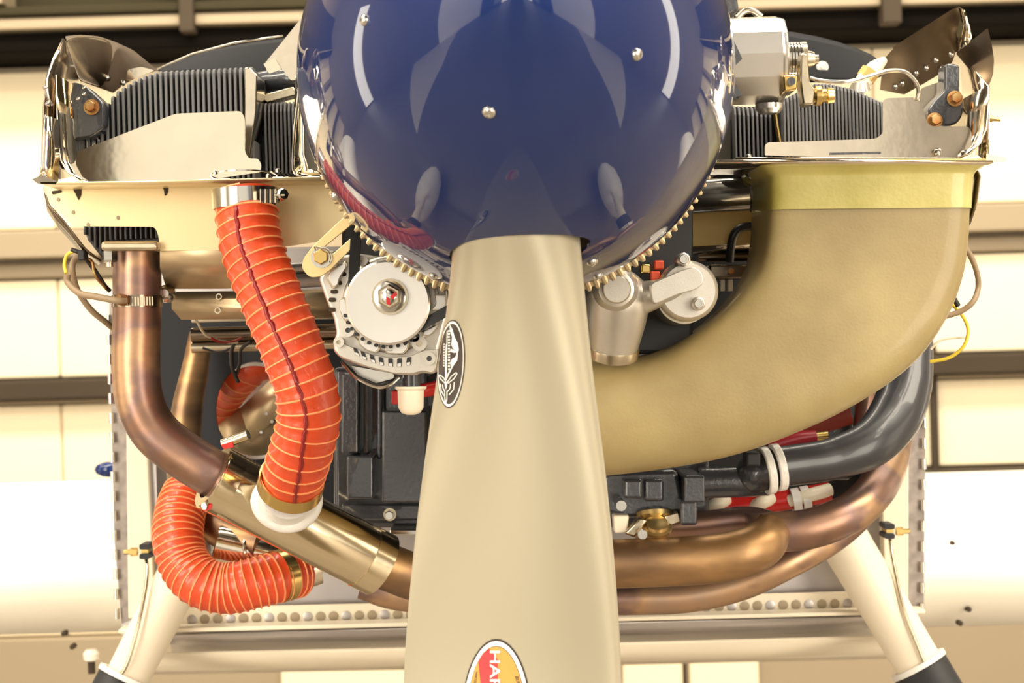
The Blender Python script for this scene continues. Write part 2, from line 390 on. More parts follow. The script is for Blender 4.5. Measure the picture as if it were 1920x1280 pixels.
def leg(label, pts, r, cuffa, cuffb, wire):
    g = thing('landing_gear_leg', label, 'landing gear', P(*cuffb[:3]))
    last = P(*pts[-1]); foot = Vector((math.copysign(.98, last.x), 2.2, .28))
    path = spline(PL(pts), 8) + [last.lerp(foot, k/6) for k in range(1, 7)]
    v, f = g_tube(path, r, 24); mk('tube', v, f, M_WHITE, g)
    a, c = P(*cuffa), P(*cuffb); d = (c-a).normalized()
    lathe('cuff', [(.030, 0), (.033, .004), (.033, .10), (.030, .12)], a, d, M_BLACKR, g, seg=24)
    mbx = MB().add(g_ring(.0345, .028, -.003, .003, a, d, 24)); mbx.build('cuff_lip', M_RTV, g)
    return g
gl = leg('white landing gear leg with black cuff at lower left', [(368,1020,1.98),(318,1116,1.97),(282,1185,1.96),(246,1255,1.95),(200,1345,1.94)], [.027,.027,.026,.025,.024], (238,1270,1.95), (200,1345,1.94), None)
gr = leg('white landing gear leg with black cuff at lower right', [(1566,985,1.98),(1605,1050,1.97),(1660,1140,1.96),(1715,1232,1.95),(1790,1357,1.94)], [.030,.029,.028,.027,.025], (1722,1246,1.95), (1772,1330,1.94), None)
for lab, sx in (('white teardrop wheel fairing on the floor under the left leg', -1), ('white teardrop wheel fairing on the floor under the right leg', 1)):
    wp = thing('wheel_fairing', lab, 'wheel fairing', (sx*1.02, 2.25, 0))
    v, f = g_lathe([(.005, -.42), (.07, -.38), (.125, -.25), (.14, -.08), (.12, .15), (.07, .42), (.01, .6)], (sx*1.02, 2.25, .2), (0, 1, 0), 24)
    mk('fairing', v, f, M_WHITEB, wp, smooth=60)
    lathe('tyre', [(.05, -.05), (.13, -.055), (.15, -.03), (.15, .03), (.13, .055), (.05, .05)], (sx*1.02, 2.2, .15), (1, 0, 0), M_BLACKR, wp, seg=28)
for lab, pts, cx, cy, k in (('thin silver brake line clipped to the frame beside the left landing gear leg', [(272,1036,1.97),(276,1080,1.95),(262,1160,1.93),(240,1240,1.92),(220,1275,1.92)], 270, 1034, -1),
                            ('thin silver brake line clipped to the frame beside the right landing gear leg', [(1668,1005,1.97),(1676,1060,1.95),(1694,1140,1.93),(1724,1220,1.92),(1742,1262,1.92)], 1668, 996, 1)):
    g = thing('brake_line', lab, 'brake line', P(*pts[-1]))
    pipe('tube', pts, .0022, M_ZINC, g, seg=10)
    for dy in (-9, 9): MB().add(g_px(rrect(cx-9, cy+dy-5, cx+10, cy+dy+5, 3), 1.955, 1.985)).build('clamp_cushion', M_BLACKR, g)
    MB().add(g_px(rrect(cx-6, cy-4, cx+8, cy+4, 1), 1.96, 1.985)).build('clamp_band', M_GOLD, g)
    lathe('bolt', [(.005, 0), (.005, .008), (.003, .008), (.003, .016)], P(cx+k*12, cy, 1.965), (k, 0, 0), M_GOLD, g, seg=6, smooth=0)
# ------------------------------------------------------------------ engine core
t = thing('crankcase', 'dark grey painted engine crankcase behind the spinner', 'engine', P(965, 700, 1.7))
MB().add(g_px(rrect(640, 60, 1300, 664, 30), 1.53, 1.93)).build('case', M_BLACKR, t, bevel=.004)
lathe('crank_pulley', [(.126, 0), (.132, .004), (.124, .010), (.132, .018), (.126, .022)], P(967, 152, 1.30) + Vector((0, .095, 0)), (0, 1, 0), M_BLACKR, t, seg=64)
lathe('nose_case', [(.11, 0), (.13, .12)], P(967, 152, 1.30) + Vector((0, .12, 0)), (0, 1, 0), M_BLACKR, t, seg=32)
MB().add(g_px([(1240,340),(1300,340),(1296,480),(1230,545),(1180,520)], 1.5, 1.54)).build('front_flange', M_BLACKR, t)
t = thing('accessory_case', 'dark accessory case at the back of the engine right of the starter', 'engine', P(1450, 960, 1.9))
MB().add(g_px(rrect(1290, 330, 1640, 960, 30), 1.86, 1.95)).build('case', M_BLACKR, t, bevel=.004)  # dark background added to cover the pale firewall between parts
MB().add(g_px(rrect(1540, 770, 1600, 900, 12), 1.82, 1.87)).build('pad', M_DARK, t, bevel=.004)
t = thing('oil_sump', 'dark grey ribbed oil sump casting left of the propeller blade', 'oil sump', P(800, 1000, 1.7))
MB().add(g_px(rrect(625, 688, 1330, 990, 10), 1.70, 1.95)).build('body', M_DARK, t, bevel=.006, seg=3)
for x0, x1, y0, y1, Y in ((640,672,700,850,1.66), (682,690,700,850,1.675), (706,716,690,860,1.67), (716,800,770,942,1.63), (650,700,855,935,1.64), (720,800,690,770,1.68), (640,800,945,975,1.67)):
    MB().add(g_px(rrect(x0, y0, x1, y1, 4), Y, 1.75)).build('rib', M_DARK, t, bevel=.004, seg=3)
hexbolt('bolt', 731, 964, 1.62, 9, M_STEEL, t, .012, M_ZINC)
MB().add(g_px(rrect(730, 992, 790, 1004, 3), 1.66, 1.70)).build('drain_pad', M_STEEL, t, bevel=.002)
t = thing('induction_casting', 'dark grey induction casting under the fibreglass duct right of the blade', 'engine part', P(1240, 985, 1.65))
MB().add(g_px(rnd([(1130,885),(1270,880),(1285,960),(1180,972),(1130,960)], 12), 1.63, 1.8)).build('body', M_DARK, t, bevel=.006, seg=3)
MB().add(g_px(rrect(1170, 898, 1205, 935, 6), 1.61, 1.65)).build('boss', M_DARK, t, bevel=.004, seg=3)
MB().add(g_px(rrect(1208, 898, 1245, 940, 6), 1.615, 1.65)).build('boss', M_DARK, t, bevel=.004, seg=3)
MB().add(g_px(rrect(1283, 892, 1322, 942, 4), 1.60, 1.70)).build('flange', M_DARK, t, bevel=.003)
MB().add(g_px(rrect(1276, 938, 1308, 985, 6), 1.60, 1.66)).build('lug', M_DARK, t, bevel=.004)
pipe('runner', [(1310,905,1.66),(1380,903,1.66),(1440,900,1.66)], R(29, 1.66), M_DARK, t)
t = thing('fuel_servo', 'small gold plated fuel servo fitting under the grey casting', 'fitting', P(1220, 1000, 1.62))
lathe('dome', [(R(36,1.62), 0), (R(36,1.62), -.004), (R(24,1.62), -.009), (R(20,1.62), -.012)], P(1228, 962, 1.63), (0, .35, 1), M_BRASS, t)
lathe('cap', [(R(28,1.6), 0), (R(28,1.6), .003), (R(22,1.6), .004), (R(20,1.6), .007), (R(9,1.6), .008)], P(1232, 990, 1.61), (0, -.6, .8), M_BRASS, t)
MB().add(g_px([(1170,1000),(1200,970),(1215,975),(1190,1008)], 1.6, 1.62)).build('lever', M_ZINC, t, bevel=.002)
MB().add(g_px([(1150,966),(1180,966),(1176,1000),(1152,1000)], 1.61, 1.64)).build('block', M_PLAST, t, bevel=.002)
MB().add(g_px([(1245,968),(1272,960),(1276,978),(1256,986)], 1.61, 1.64)).build('tab', M_ZINC, t, bevel=.001)
lathe('screw', [(R(9,1.58), 0), (R(9,1.58), .01)], P(1205, 1002, 1.58), (0, 1, 0), M_STEEL, t, seg=12)
lathe('plug', [(R(10,1.58), 0), (R(10,1.58), .03)], P(1165, 948, 1.58), (0, 1, 0), M_STEEL, t, seg=12)
# ------------------------------------------------------------------ spinner, ring gear, blade
AX = P(967, 152, 1.30)
RS, LS = .1655, .335
def srad(q): return RS*(max(0, 1-q*q))**.72
t = thing('propeller_spinner', 'glossy dark blue propeller spinner with silver screws', 'spinner', AX - Vector((0, 0, RS)))
rings, seg = 64, 160
v, f = [], []
for i in range(rings):
    q = 1 - (1 - i/(rings-1))**1.6*1.0
    q = q*.9995
    r = srad(q)
    for k in range(seg):
        a = 2*math.pi*k/seg; v.append(AX + Vector((r*math.cos(a), -LS*q, r*math.sin(a))))
v += [AX + Vector((RS*math.cos(2*math.pi*k/seg), .012, RS*math.sin(2*math.pi*k/seg))) for k in range(seg)]
for i in range(rings-1):
    for k in range(seg): f.append((i*seg+k, i*seg+(k+1) % seg, (i+1)*seg+(k+1) % seg, (i+1)*seg+k))
for k in range(seg): f.append((k, (k+1) % seg, rings*seg+(k+1) % seg, rings*seg+k))
f.append(tuple((rings-1)*seg+k for k in range(seg)))
dome = mk('dome', v, f, M_BLUE, t, smooth=60)
m = dome.modifiers.new('solid', 'SOLIDIFY'); m.thickness = .002; m.offset = -1
# blade: sections (pixel row, left edge, right edge), leading edge at right nearer the camera
rows = [(250,880,1070),(330,868,1076),(400,861,1082),(470,853,1089),(560,842,1098),(700,820,1112),(850,797,1133),(1000,778,1149),(1150,763,1161),(1280,755,1168),(1500,748,1172),(1800,752,1160),(2150,775,1128),(2400,815,1085),(2520,870,1035)]
def yle(u): return 1.150 + .030*u
def yte(u): return 1.185 + .028*u
bt = thing('propeller', 'satin grey propeller blade pointing straight down from the spinner', 'propeller', P(960, 2520, 1.18))
NB = 18; bv = []; bf = []
for j, (py, xl, xr) in enumerate(rows):
    u = min(1, max(0, (py-420)/900)); u2 = min(1, max(0, (py-420)/2100))
    A = P(xr, py, yle(u)); B = P(xl, py, yte(u))
    ch = (B - A); L = ch.length; cd = ch/L; nrm = Vector((0, 0, 1)).cross(cd)
    if nrm.y > 0: nrm = -nrm
    nrm.z = 0; nrm.normalize()
    th = (.30 - .17*u)*(1 - .45*u2)
    sec = []; ek = math.exp(-max(0, py-380)/260)
    def front(s, yt): return (1-ek)*yt*L*1.25 + ek*.054*(4*s*(1-s))**.6
    def rear(s, yt): return (1-ek)*yt*L*.25 + ek*.03*(4*s*(1-s))**.6
    for i in range(NB+1):                       # cambered side, leading to trailing edge
        s = (1-math.cos(math.pi*i/NB))/2
        yt = th*(1.48*math.sqrt(s) - .63*s - 1.76*s*s + 1.42*s**3 - .5*s**4)
        sec.append(A + cd*(s*L) + nrm*front(s, yt))
    for i in range(NB-1, 0, -1):                # flat side
        s = (1-math.cos(math.pi*i/NB))/2
        yt = th*(1.48*math.sqrt(s) - .63*s - 1.76*s*s + 1.42*s**3 - .5*s**4)
        sec.append(A + cd*(s*L) - nrm*rear(s, yt))
    bv += sec
n = 2*NB
for j in range(len(rows)-1):
    for i in range(n): bf.append((j*n+i, j*n+(i+1) % n, (j+1)*n+(i+1) % n, (j+1)*n+i))
bf.append(tuple(range(n))); bf.append(tuple((len(rows)-1)*n+i for i in range(n-1, -1, -1)))
blade = mk('blade', bv, bf, M_BLADE, bt, smooth=70, sub=2)
# cut the blade opening into the dome
def cutout():
    base = bv[3*n:4*n]; c = sum(base, Vector())/n
    loop = [c + Vector(((q-c).x*1.10 + .002, (q-c).y*1.12, 0)) for q in base]
    top = [Vector((q.x, q.y, AX.z - .02)) for q in loop]
    cv, cf = g_prism(top, (0, 0, -.3))
    return mk('cutter', cv, cf, None, None)
cut = cutout()
m = dome.modifiers.new('cut', 'BOOLEAN'); m.object = cut; m.operation = 'DIFFERENCE'; m.solver = 'EXACT'
bpy.context.view_layer.update()
dg = bpy.context.evaluated_depsgraph_get()
me = bpy.data.meshes.new_from_object(dome.evaluated_get(dg)); dome.modifiers.clear()
me.materials.clear(); me.materials.append(M_BLUE)
for p in me.polygons: p.use_smooth = True; p.material_index = 0
me.set_sharp_from_angle(angle=math.radians(50)); dome.data = me
bpy.data.objects.remove(cut)
lathe('hub', [(.02, -.16), (.07, -.15), (.085, -.09), (.085, .0), (.12, .005), (.12, .012)], AX, (0, 1, 0), M_BLACKR, t, seg=32)
# dome BVH for seating the screws
dv = [dome.matrix_world @ vv.co for vv in me.vertices]
doff = WLOC[dome]
bvh = BVHTree.FromPolygons([vv.co + doff for vv in me.vertices], [tuple(p.vertices) for p in me.polygons])
CAMP = Vector((0, 0, CAMZ))
def seat(bv_, px, py):
    d = (P(px, py, 1.0) - CAMP).normalized(); h = bv_.ray_cast(CAMP, d)
    return (h[0], h[1]) if h[0] is not None else (None, None)
for x, y, r in ((684,38,11),(917,210,13),(1194,102,12),(812,517,9),(1110,491,11),(1121,517,10),(628,368,8),(1312,366,8)):
    p, nn = seat(bvh, x, y)
    if p is None: continue
    rr = R(r, p.y)
    if nn.dot(p - CAMP) > 0: nn = -nn
    lathe('screw', [(rr*1.05, -.001), (rr*1.05, .0006), (rr*.85, .002), (rr*.5, .0028), (rr*.34, .0028), (rr*.3, .0016)], p, nn, M_STEEL, t, seg=18)
# starter ring gear
t = thing('starter_ring_gear', 'toothed steel starter ring gear just behind the spinner', 'ring gear', AX + Vector((0, .05, -.176)))
NT = 150; v = []; f = []
for y in (.055, .063):
    for k in range(NT*4):
        r = .1712 if k % 4 in (1, 2) else .1682
        a = 2*math.pi*k/(NT*4); v.append(AX + Vector((r*math.cos(a), y, r*math.sin(a))))
N4 = NT*4
for y in (.053, .063):
    for k in range(N4):
        a = 2*math.pi*k/N4; v.append(AX + Vector((.150*math.cos(a), y, .150*math.sin(a))))
for k in range(N4):
    k2 = (k+1) % N4
    f += [(k, k2, N4+k2, N4+k), (2*N4+k, 2*N4+k2, k2, k), (3*N4+k, 3*N4+k2, N4+k2, N4+k)]
mk('gear_ring', v, f, M_PINK, t, smooth=0)
mb = MB().add(g_ring(.160, .12, .030, .055, AX, (0, 1, 0), 64)); mb.build('support_plate', M_PINK, t)
mb = MB().add(g_ring(.158, .10, .063, .078, AX, (0, 1, 0), 64)); mb.build('pulley_flange', M_BLACKR, t)
# ------------------------------------------------------------------ decals on the blade
bpy.context.view_layer.update(); dg = bpy.context.evaluated_depsgraph_get()
eb = blade.evaluated_get(dg); ebm = eb.to_mesh(); boff = WLOC[blade]
bbvh = BVHTree.FromPolygons([q.co + boff for q in ebm.vertices], [tuple(p.vertices) for p in ebm.polygons])
def on_blade(px, py, off):
    for dx in range(0, 40):
        p, nn = seat(bbvh, px+dx, py)
        if p is not None:
            if nn.dot(p - CAMP) > 0: nn = -nn
            return p + nn*off
    return P(px, py, 1.18)
def g_decal(pts, off, cuts=2):
    bm = bmesh.new(); bm.faces.new([bm.verts.new((x, y, 0)) for x, y in pts])
    bmesh.ops.triangulate(bm, faces=bm.faces)
    for _ in range(cuts):
        big = [e for e in bm.edges if e.calc_length() > 7]
        if not big: break
        bmesh.ops.subdivide_edges(bm, edges=big, cuts=1); bmesh.ops.triangulate(bm, faces=bm.faces)
    bm.verts.ensure_lookup_table(); bm.verts.index_update()
    v = [on_blade(q.co.x, q.co.y, off) for q in bm.verts]; f = [tuple(q.index for q in fa.verts) for fa in bm.faces]
    bm.free(); return v, f
def g_oval(cx, cy, rx, ry, off, rot=0, rin=0.0, nr=6, n=48):
    v, f = [], []
    for i in range(nr+1):
        k = rin + (1-rin)*i/nr
        for x, y in ell(cx, cy, max(rx*k, .01), max(ry*k, .01), n, rot): v.append(on_blade(x, y, off))
    for i in range(nr):
        for j in range(n): f.append((i*n+j, i*n+(j+1) % n, (i+1)*n+(j+1) % n, (i+1)*n+j))
    return v, f
def line_px(pts, w):
    """a pixel polyline as quads"""
    out = []
    for (x0, y0), (x1, y1) in zip(pts, pts[1:]):
        dx, dy = x1-x0, y1-y0; L = math.hypot(dx, dy) or 1; nx, ny = -dy/L*w/2, dx/L*w/2
        out.append([(x0+nx, y0+ny), (x1+nx, y1+ny), (x1-nx, y1-ny), (x0-nx, y0-ny)])
    return out
def text_vf(s, size, fn):
    cu = bpy.data.curves.new('lettering', 'FONT'); cu.body = s; cu.size = size; cu.resolution_u = 3; cu.offset = .012*size
    ob = bpy.data.objects.new('lettering', cu); COL.objects.link(ob); bpy.context.view_layer.update()
    d = bpy.context.evaluated_depsgraph_get(); me_ = bpy.data.meshes.new_from_object(ob.evaluated_get(d))
    v = [fn(q.co.x, q.co.y) for q in me_.vertices]; f = [tuple(p.vertices) for p in me_.polygons]
    bpy.data.objects.remove(ob); bpy.data.curves.remove(cu); bpy.data.meshes.remove(me_); return v, f
dk = dict(smooth=0, recalc=False)
CX, CY, RO = 846, 682, .055
d1 = MB().add(g_oval(CX, CY, 26, 83, .0003, RO)).build('oval_badge', M_INK, bt, **dk)
d1['label'] = 'black oval badge with white mountain and propeller drawing'
MB().add(g_oval(CX, CY, 24, 80, .0005, RO, .945, 1)).build('badge_rim', M_INKW, d1, **dk)
def b1(x, y): return (760 + x/6.4, 580 + y/6.4)        # coordinates read in an enlargement of the badge
mb = MB()
for poly in ([(540,180),(575,240),(600,330),(635,400),(650,480),(630,540),(610,490),(580,470),(560,420),(570,330),(545,260)],
             [(555,470),(600,490),(625,505),(600,520),(560,510),(545,500)], [(640,500),(630,610),(600,650),(570,700),(520,800),(505,850),(515,770),(560,690),(545,640),(570,590),(605,570)]):
    mb.add(g_decal([b1(*q) for q in poly], .0006))
mb.build('mountain', M_INKW, d1, **dk)
mb = MB()
for pl in ([(498,850),(505,500),(512,260)], [(490,850),(492,620),(500,420)],
           [(480,880),(430,830),(412,790),(425,785),(470,820),(495,870)], [(505,880),(560,800),(615,755),(628,770),(590,830),(520,885)],
           [(480,960),(482,1080),(490,1130),(505,1080),(508,970)],
           [(455,900),(462,950),(485,985)], [(550,890),(545,940),(515,985)], [(430,890),(438,970),(470,1035)], [(595,870),(585,960),(530,1025)]):
    for qd in line_px([b1(*q) for q in pl], 1.6): mb.add(g_decal(qd, .0006, 0))
mb.add(g_decal([b1(*q) for q in [(478,870),(515,870),(505,930),(494,960),(484,930)]], .0006))
mb.add(g_decal([b1(*q) for q in [(484,1085),(503,1085),(500,1130),(487,1130)]], .0006))
for i in range(14): mb.add(g_decal([b1(*q) for q in [(520+ (i%2)*4,250+i*35),(545,250+i*35),(543,268+i*35),(520,268+i*35)]], .0006, 0))
for i in range(9): mb.add(g_decal([b1(*q) for q in [(455-i*.8+14,410+i*32),(478-i*.8+6,410+i*32),(476,428+i*32),(455+12,428+i*32)]], .0006, 0))
mb.build('badge_drawing', M_INKW, d1, **dk)
CX, CY, RX, RY = 931, 1347, 66, 150
d2 = MB().add(g_oval(CX, CY, RX, RY, .0003, 0)).build('oval_label', M_INK, bt, **dk)
d2['label'] = 'red and gold oval maker label with white ring'
MB().add(g_oval(CX, CY, RX-3, RY-4, .0005, 0)).build('label_ring', M_INKW, d2, **dk)
MB().add(g_oval(CX, CY, RX-10.5, RY-13, .0007, 0)).build('label_outline', M_INK, d2, **dk)
MB().add(g_oval(CX, CY, RX-11.3, RY-14, .0009, 0)).build('label_field', M_INKG, d2, **dk)
red = [(918,1215),(934,1235),(934,1455),(918,1480),(906,1462),(899,1440),(903,1400),(903,1290),(898,1240),(906,1224)]
MB().add(g_decal(red, .0011)).build('label_band', M_INKR, d2, **dk)
MB().add(text_vf('HARTZELL', 27, lambda x, y: on_blade(920 + y, 1216 + x*1.42, .0013))).build('lettering', M_INKW, d2, **dk)
MB().add(text_vf('BUILT ON HONOR', 9, lambda x, y: on_blade(966 + y + 9*math.sin(min(1, x/90)*math.pi), 1266 + x, .0013))).build('lettering', M_INK, d2, **dk)
MB().add(text_vf('HARTZELL PROPELLER', 6, lambda x, y: on_blade(893 + y*1.0 - 5*math.sin(min(1, x/90)*math.pi), 1258 + x, .0013))).build('lettering', M_INK, d2, **dk)
eb.to_mesh_clear()
# ------------------------------------------------------------------ alternator, belt, bracket
def A8(x, y): return (560 + x/4.268, 420 + y/4.268)
def a8(l): return [A8(*q) for q in l]
t = thing('alternator', 'silver alternator with large pulley below the spinner', 'alternator', P(730, 700, 1.44))
body = rnd(a8([(160,440),(215,330),(330,250),(480,235),(600,250),(900,330),(1190,520),(1200,640),(1185,760),(1150,900),(1120,1010),(1105,1150),(1080,1200),(990,1190),(930,1210),(800,1205),(640,1175),(470,1125),(330,1070),(280,1020),(275,950),(300,870),(280,760),(215,600)]), 5)
MB().add(g_px(body, 1.412, 1.50)).build('rear_housing', M_CAST, t, bevel=.003, seg=3)
MB().add(g_px(ell(*A8(735, 640), 92, 92, 48), 1.405, 1.43)).build('front_housing', M_CAST, t, bevel=.003, seg=3)
low = rnd(a8([(300,930),(420,985),(560,1040),(700,1065),(880,1060),(1010,1010),(1120,1000),(1100,1140),(1070,1190),(1000,1170),(900,1195),(760,1190),(560,1140),(420,1090),(320,1050)]), 4)
MB().add(g_px(low, 1.402, 1.42)).build('lower_rim', M_CAST, t, bevel=.003, seg=3)
for x, y, a in ((460,1020,.35),(520,1050,.3),(590,1075,.25),(660,1095,.15),(735,1105,.05),(805,1105,-.05),(880,1095,-.15)):
    cx, cy = A8(x, y); c, s = math.cos(a), math.sin(a)
    q = [(cx + u*c + w*s, cy - u*s*-1 + w*c) for u, w in rrect(-4.2, -7.5, 4.2, 8.5, 2)]
    MB().add(g_px(q, 1.4008, 1.4035)).build('vent_slot', M_BLACKR, t)
    q = [(cx + u*c + w*s, cy + u*s + w*c) for u, w in rect(-3.4, 2.5, 3.4, 8)]
    MB().add(g_px(q, 1.4002, 1.403)).build('vent_lip', M_MACH, t)
for x, y in ((355,400),(320,470),(285,540),(270,605),(268,685)):
    cx, cy = A8(x, y); MB().add(g_px(rrect(cx-7, cy-4, cx+6, cy+4, 3), 1.4105, 1.415)).build('vent_slot', M_GIRT, t)
for poly in ([(475,870),(640,930),(655,1000),(620,1035),(540,1010),(480,960)], [(690,930),(890,940),(880,1000),(840,1045),(700,1040),(680,1000)], [(240,380),(380,290),(395,330),(330,430),(310,500),(270,520),(225,440)],
             [(320,600),(370,580),(385,700),(420,780),(360,770),(325,680)], [(1090,560),(1180,565),(1175,660),(1140,690),(1060,690),(1100,640)], [(1000,860),(1120,800),(1090,850),(1050,890),(990,890)]):
    r = rnd(a8(poly), 4); MB().add(g_px(r, 1.4025, 1.41)).build('pocket_rim', M_ZINC, t, bevel=.0006)
    cx = sum(q[0] for q in r)/len(r); cy = sum(q[1] for q in r)/len(r)
    MB().add(g_px([(cx+(q[0]-cx)*.86, cy+(q[1]-cy)*.86) for q in r], 1.4015, 1.405)).build('pocket_pad', M_MACH, t, bevel=.0005)
for x, y, r in ((395,850,12),(320,945,10),(965,955,14),(1045,1075,12),(510,290,10),(925,900,10)):
    c = P(*A8(x, y), 1.398); rr = R(r, 1.4)
    b_ = MB().add(g_ring(rr, rr*.42, 0, .02, c, (0, 1, 0), 24)).build('boss', M_CAST, t)
    lathe('boss_bore', [(rr*.42, .0), (rr*.42, .002)], c + Vector((0, .003, 0)), (0, 1, 0), M_DARK if r == 12 else M_ZINC, b_, seg=14)
for x, y in ((550,935),(720,990)):
    cx, cy = A8(x, y); MB().add(g_px(rrect(cx-7, cy-5, cx+7, cy+6, 1), 1.3995, 1.403)).build('cast_pad', M_CAST, t, bevel=.0006)
for i in range(16):
    a = math.radians(20 + i*9.5); cx, cy = 727 + 84*math.cos(a), 566 + 84*math.sin(a)
    MB().add(g_px(ell(cx, cy, 3.6, 3.6, 8), 1.396, 1.408)).build('fan_gap', M_BLACKR, t)
PC = P(727, 567, 1.375)
pul = lathe('pulley', [(R(24,1.37), .001), (R(76,1.37), 0), (R(80,1.37), .0015), (R(80,1.37), .003), (R(70,1.37), .010), (R(80,1.37), .017), (R(80,1.37), .02), (R(40,1.37), .03)], PC, (0, 1, 0), M_MACH, t, seg=64)
NC = P(731, 556, 1.373)
MB().add(g_ring(R(34,1.37), R(29,1.37), -.0015, .004, NC, (0, 1, 0), 40)).build('washer_groove', M_ZINC, pul)
lathe('washer', [(R(30,1.37), .002), (R(30,1.37), -.003), (R(24,1.37), -.004)], NC, (0, 1, 0), M_STEEL, pul, seg=40)
lathe('nut', [(R(24,1.37), -.003), (R(23.5,1.37), -.009), (R(20,1.37), -.0105)], NC, (0, 1, 0), M_ZINC, pul, seg=6, smooth=0)
lathe('shaft_end', [(R(15,1.37), -.009), (R(15,1.37), -.012), (R(12,1.37), -.013)], NC, (0, 1, 0), M_STEEL, pul, seg=24)
MB().add(g_px([(731,556),(742,546),(744,553),(736,561)], 1.3590, 1.3605)).add(g_px([(724,556),(731,560),(732,572),(725,570)], 1.3590, 1.3605)).build('paint_mark', M_RED, pul)
# belt round the two pulleys
o1 = Vector((PC.x, PC.z)); r1 = R(74, 1.38); bc = AX; o2 = Vector((AX.x, AX.z)); r2 = .1285
ang = math.atan2(o2.y-o1.y, o2.x-o1.x); D = (o2-o1).length; al = math.acos((r1-r2)/D)
loop = []
for i in range(25):
    a = ang + al + (2*math.pi-2*al)*i/24; loop.append((o1.x + r1*math.cos(a), o1.y + r1*math.sin(a)))
for i in range(41):
    a = ang - al + (2*al)*i/40; loop.append((o2.x + r2*math.cos(a), o2.y + r2*math.sin(a)))
v, f = [], []
nL = len(loop)
for k, (x, z) in enumerate(loop):
    q = Vector(loop[(k+1) % nL]) - Vector(loop[k-1]); nn = Vector((q.y, -q.x)).normalized()
    for y, h in ((1.378, .001), (1.392, .001), (1.3895, -.007), (1.3805, -.007)):
        v.append((x + nn.x*h*1.0, y, z + nn.y*h))
for k in range(nL):
    k2 = (k+1) % nL
    for j in range(4): f.append((k*4+j, k*4+(j+1) % 4, k2*4+(j+1) % 4, k2*4+j))
tag(mk('alternator_belt', v, f, M_BLACKR, None, smooth=30), 'black rubber drive belt around the alternator pulley', 'belt')
t = thing('adjusting_bracket', 'pale gold slotted belt adjusting bracket above the alternator', 'bracket', P(600, 520, 1.395))
out = [(565,502),(569,484),(588,460),(650,402),(700,358),(735,380),(700,428),(658,467),(618,507),(600,519),(580,520)]
slot = [(604,466),(612,459),(658,422),(690,396),(700,410),(658,446),(622,478)]
def with_slot(o_, s_, Y0, Y1):
    bm = bmesh.new()
    ov = [bm.verts.new(P(x, y, Y0)) for x, y in o_]; sv = [bm.verts.new(P(x, y, Y0)) for x, y in s_]
    es = [bm.edges.new((l[i], l[(i+1) % len(l)])) for l in (ov, sv) for i in range(len(l))]
    bmesh.ops.triangle_fill(bm, use_beauty=True, edges=es)
    g = bmesh.ops.extrude_face_region(bm, geom=list(bm.faces))
    bmesh.ops.translate(bm, verts=[q for q in g['geom'] if isinstance(q, bmesh.types.BMVert)], vec=(0, Y1-Y0, 0))
    bm.verts.index_update(); r = [q.co.copy() for q in bm.verts], [tuple(q.index for q in fa.verts) for fa in bm.faces]
    bm.free(); return r
MB().add(with_slot(rnd(out, 8), rnd(slot, 5), 1.386, 1.390)).build('arm', mat('gold_anodised', (232, 206, 150), .6, .35, var=.05), t, bevel=.0004)
hexbolt('bolt', 603, 482, 1.386, 15, M_GOLD, t, .008, M_STEEL)
pipe('lock_wire', [(592,470,1.376),(590,462,1.375),(597,464,1.374),(612,468,1.374),(619,480,1.374),(617,492,1.374)], .0006, M_ZINC, t, seg=8)
MB().add(g_px(rrect(596, 470, 632, 500, 8), 1.39, 1.41)).build('spacer', M_MACH, t, bevel=.002)
t = thing('alternator_guard', 'dark curved strap bracket under the alternator', 'bracket', P(690, 728, 1.47))
surf('strap', [[(640,678,1.46),(668,706,1.455),(705,722,1.455),(742,712,1.46)],[(640,676,1.52),(668,704,1.52),(705,720,1.52),(742,710,1.52)]], M_PIPEB, t, t=.003)
pipe('edge_bead', [(642,680,1.455),(668,708,1.45),(705,725,1.45),(730,722,1.45),(748,708,1.455)], .0014, M_STEEL, t, seg=8)
MB().add(g_px(rnd([(655,684),(740,700),(738,712),(706,722),(672,706)],6), 1.475, 1.5)).build('cover', M_STEEL, t, bevel=.002)
t = thing('breather_cap', 'white plastic cap on a dark stub under the alternator', 'cap', P(768, 780, 1.45))
lathe('cap', [(R(8,1.45), -R(54,1.45)), (R(18,1.45), -R(50,1.45)), (R(24,1.45), -R(40,1.45)), (R(25,1.45), -R(8,1.45)), (R(30,1.45), -R(4,1.45)), (R(30,1.45), 0), (R(24,1.45), 0)], P(770, 724, 1.46), (0.02, 0, 1), M_PLAST, t, seg=28)
lathe('stub', [(R(17,1.45), -.004), (R(17,1.45), R(28,1.45))], P(772, 722, 1.46), (.02, 0, 1), M_PIPEB, t, seg=20)
t = thing('red_cable', 'red insulated cable behind the white cap', 'cable', P(790, 745, 1.55))
pipe('cable', [(762,744,1.56),(776,738,1.55),(795,732,1.54),(850,724,1.54),(930,730,1.55)], [.004, .006, .0066, .0066, .006], M_RED, t, seg=12)
MB().add(g_px(rrect(734, 732, 750, 758, 4), 1.50, 1.53)).build('boot', M_RED, t, bevel=.001)
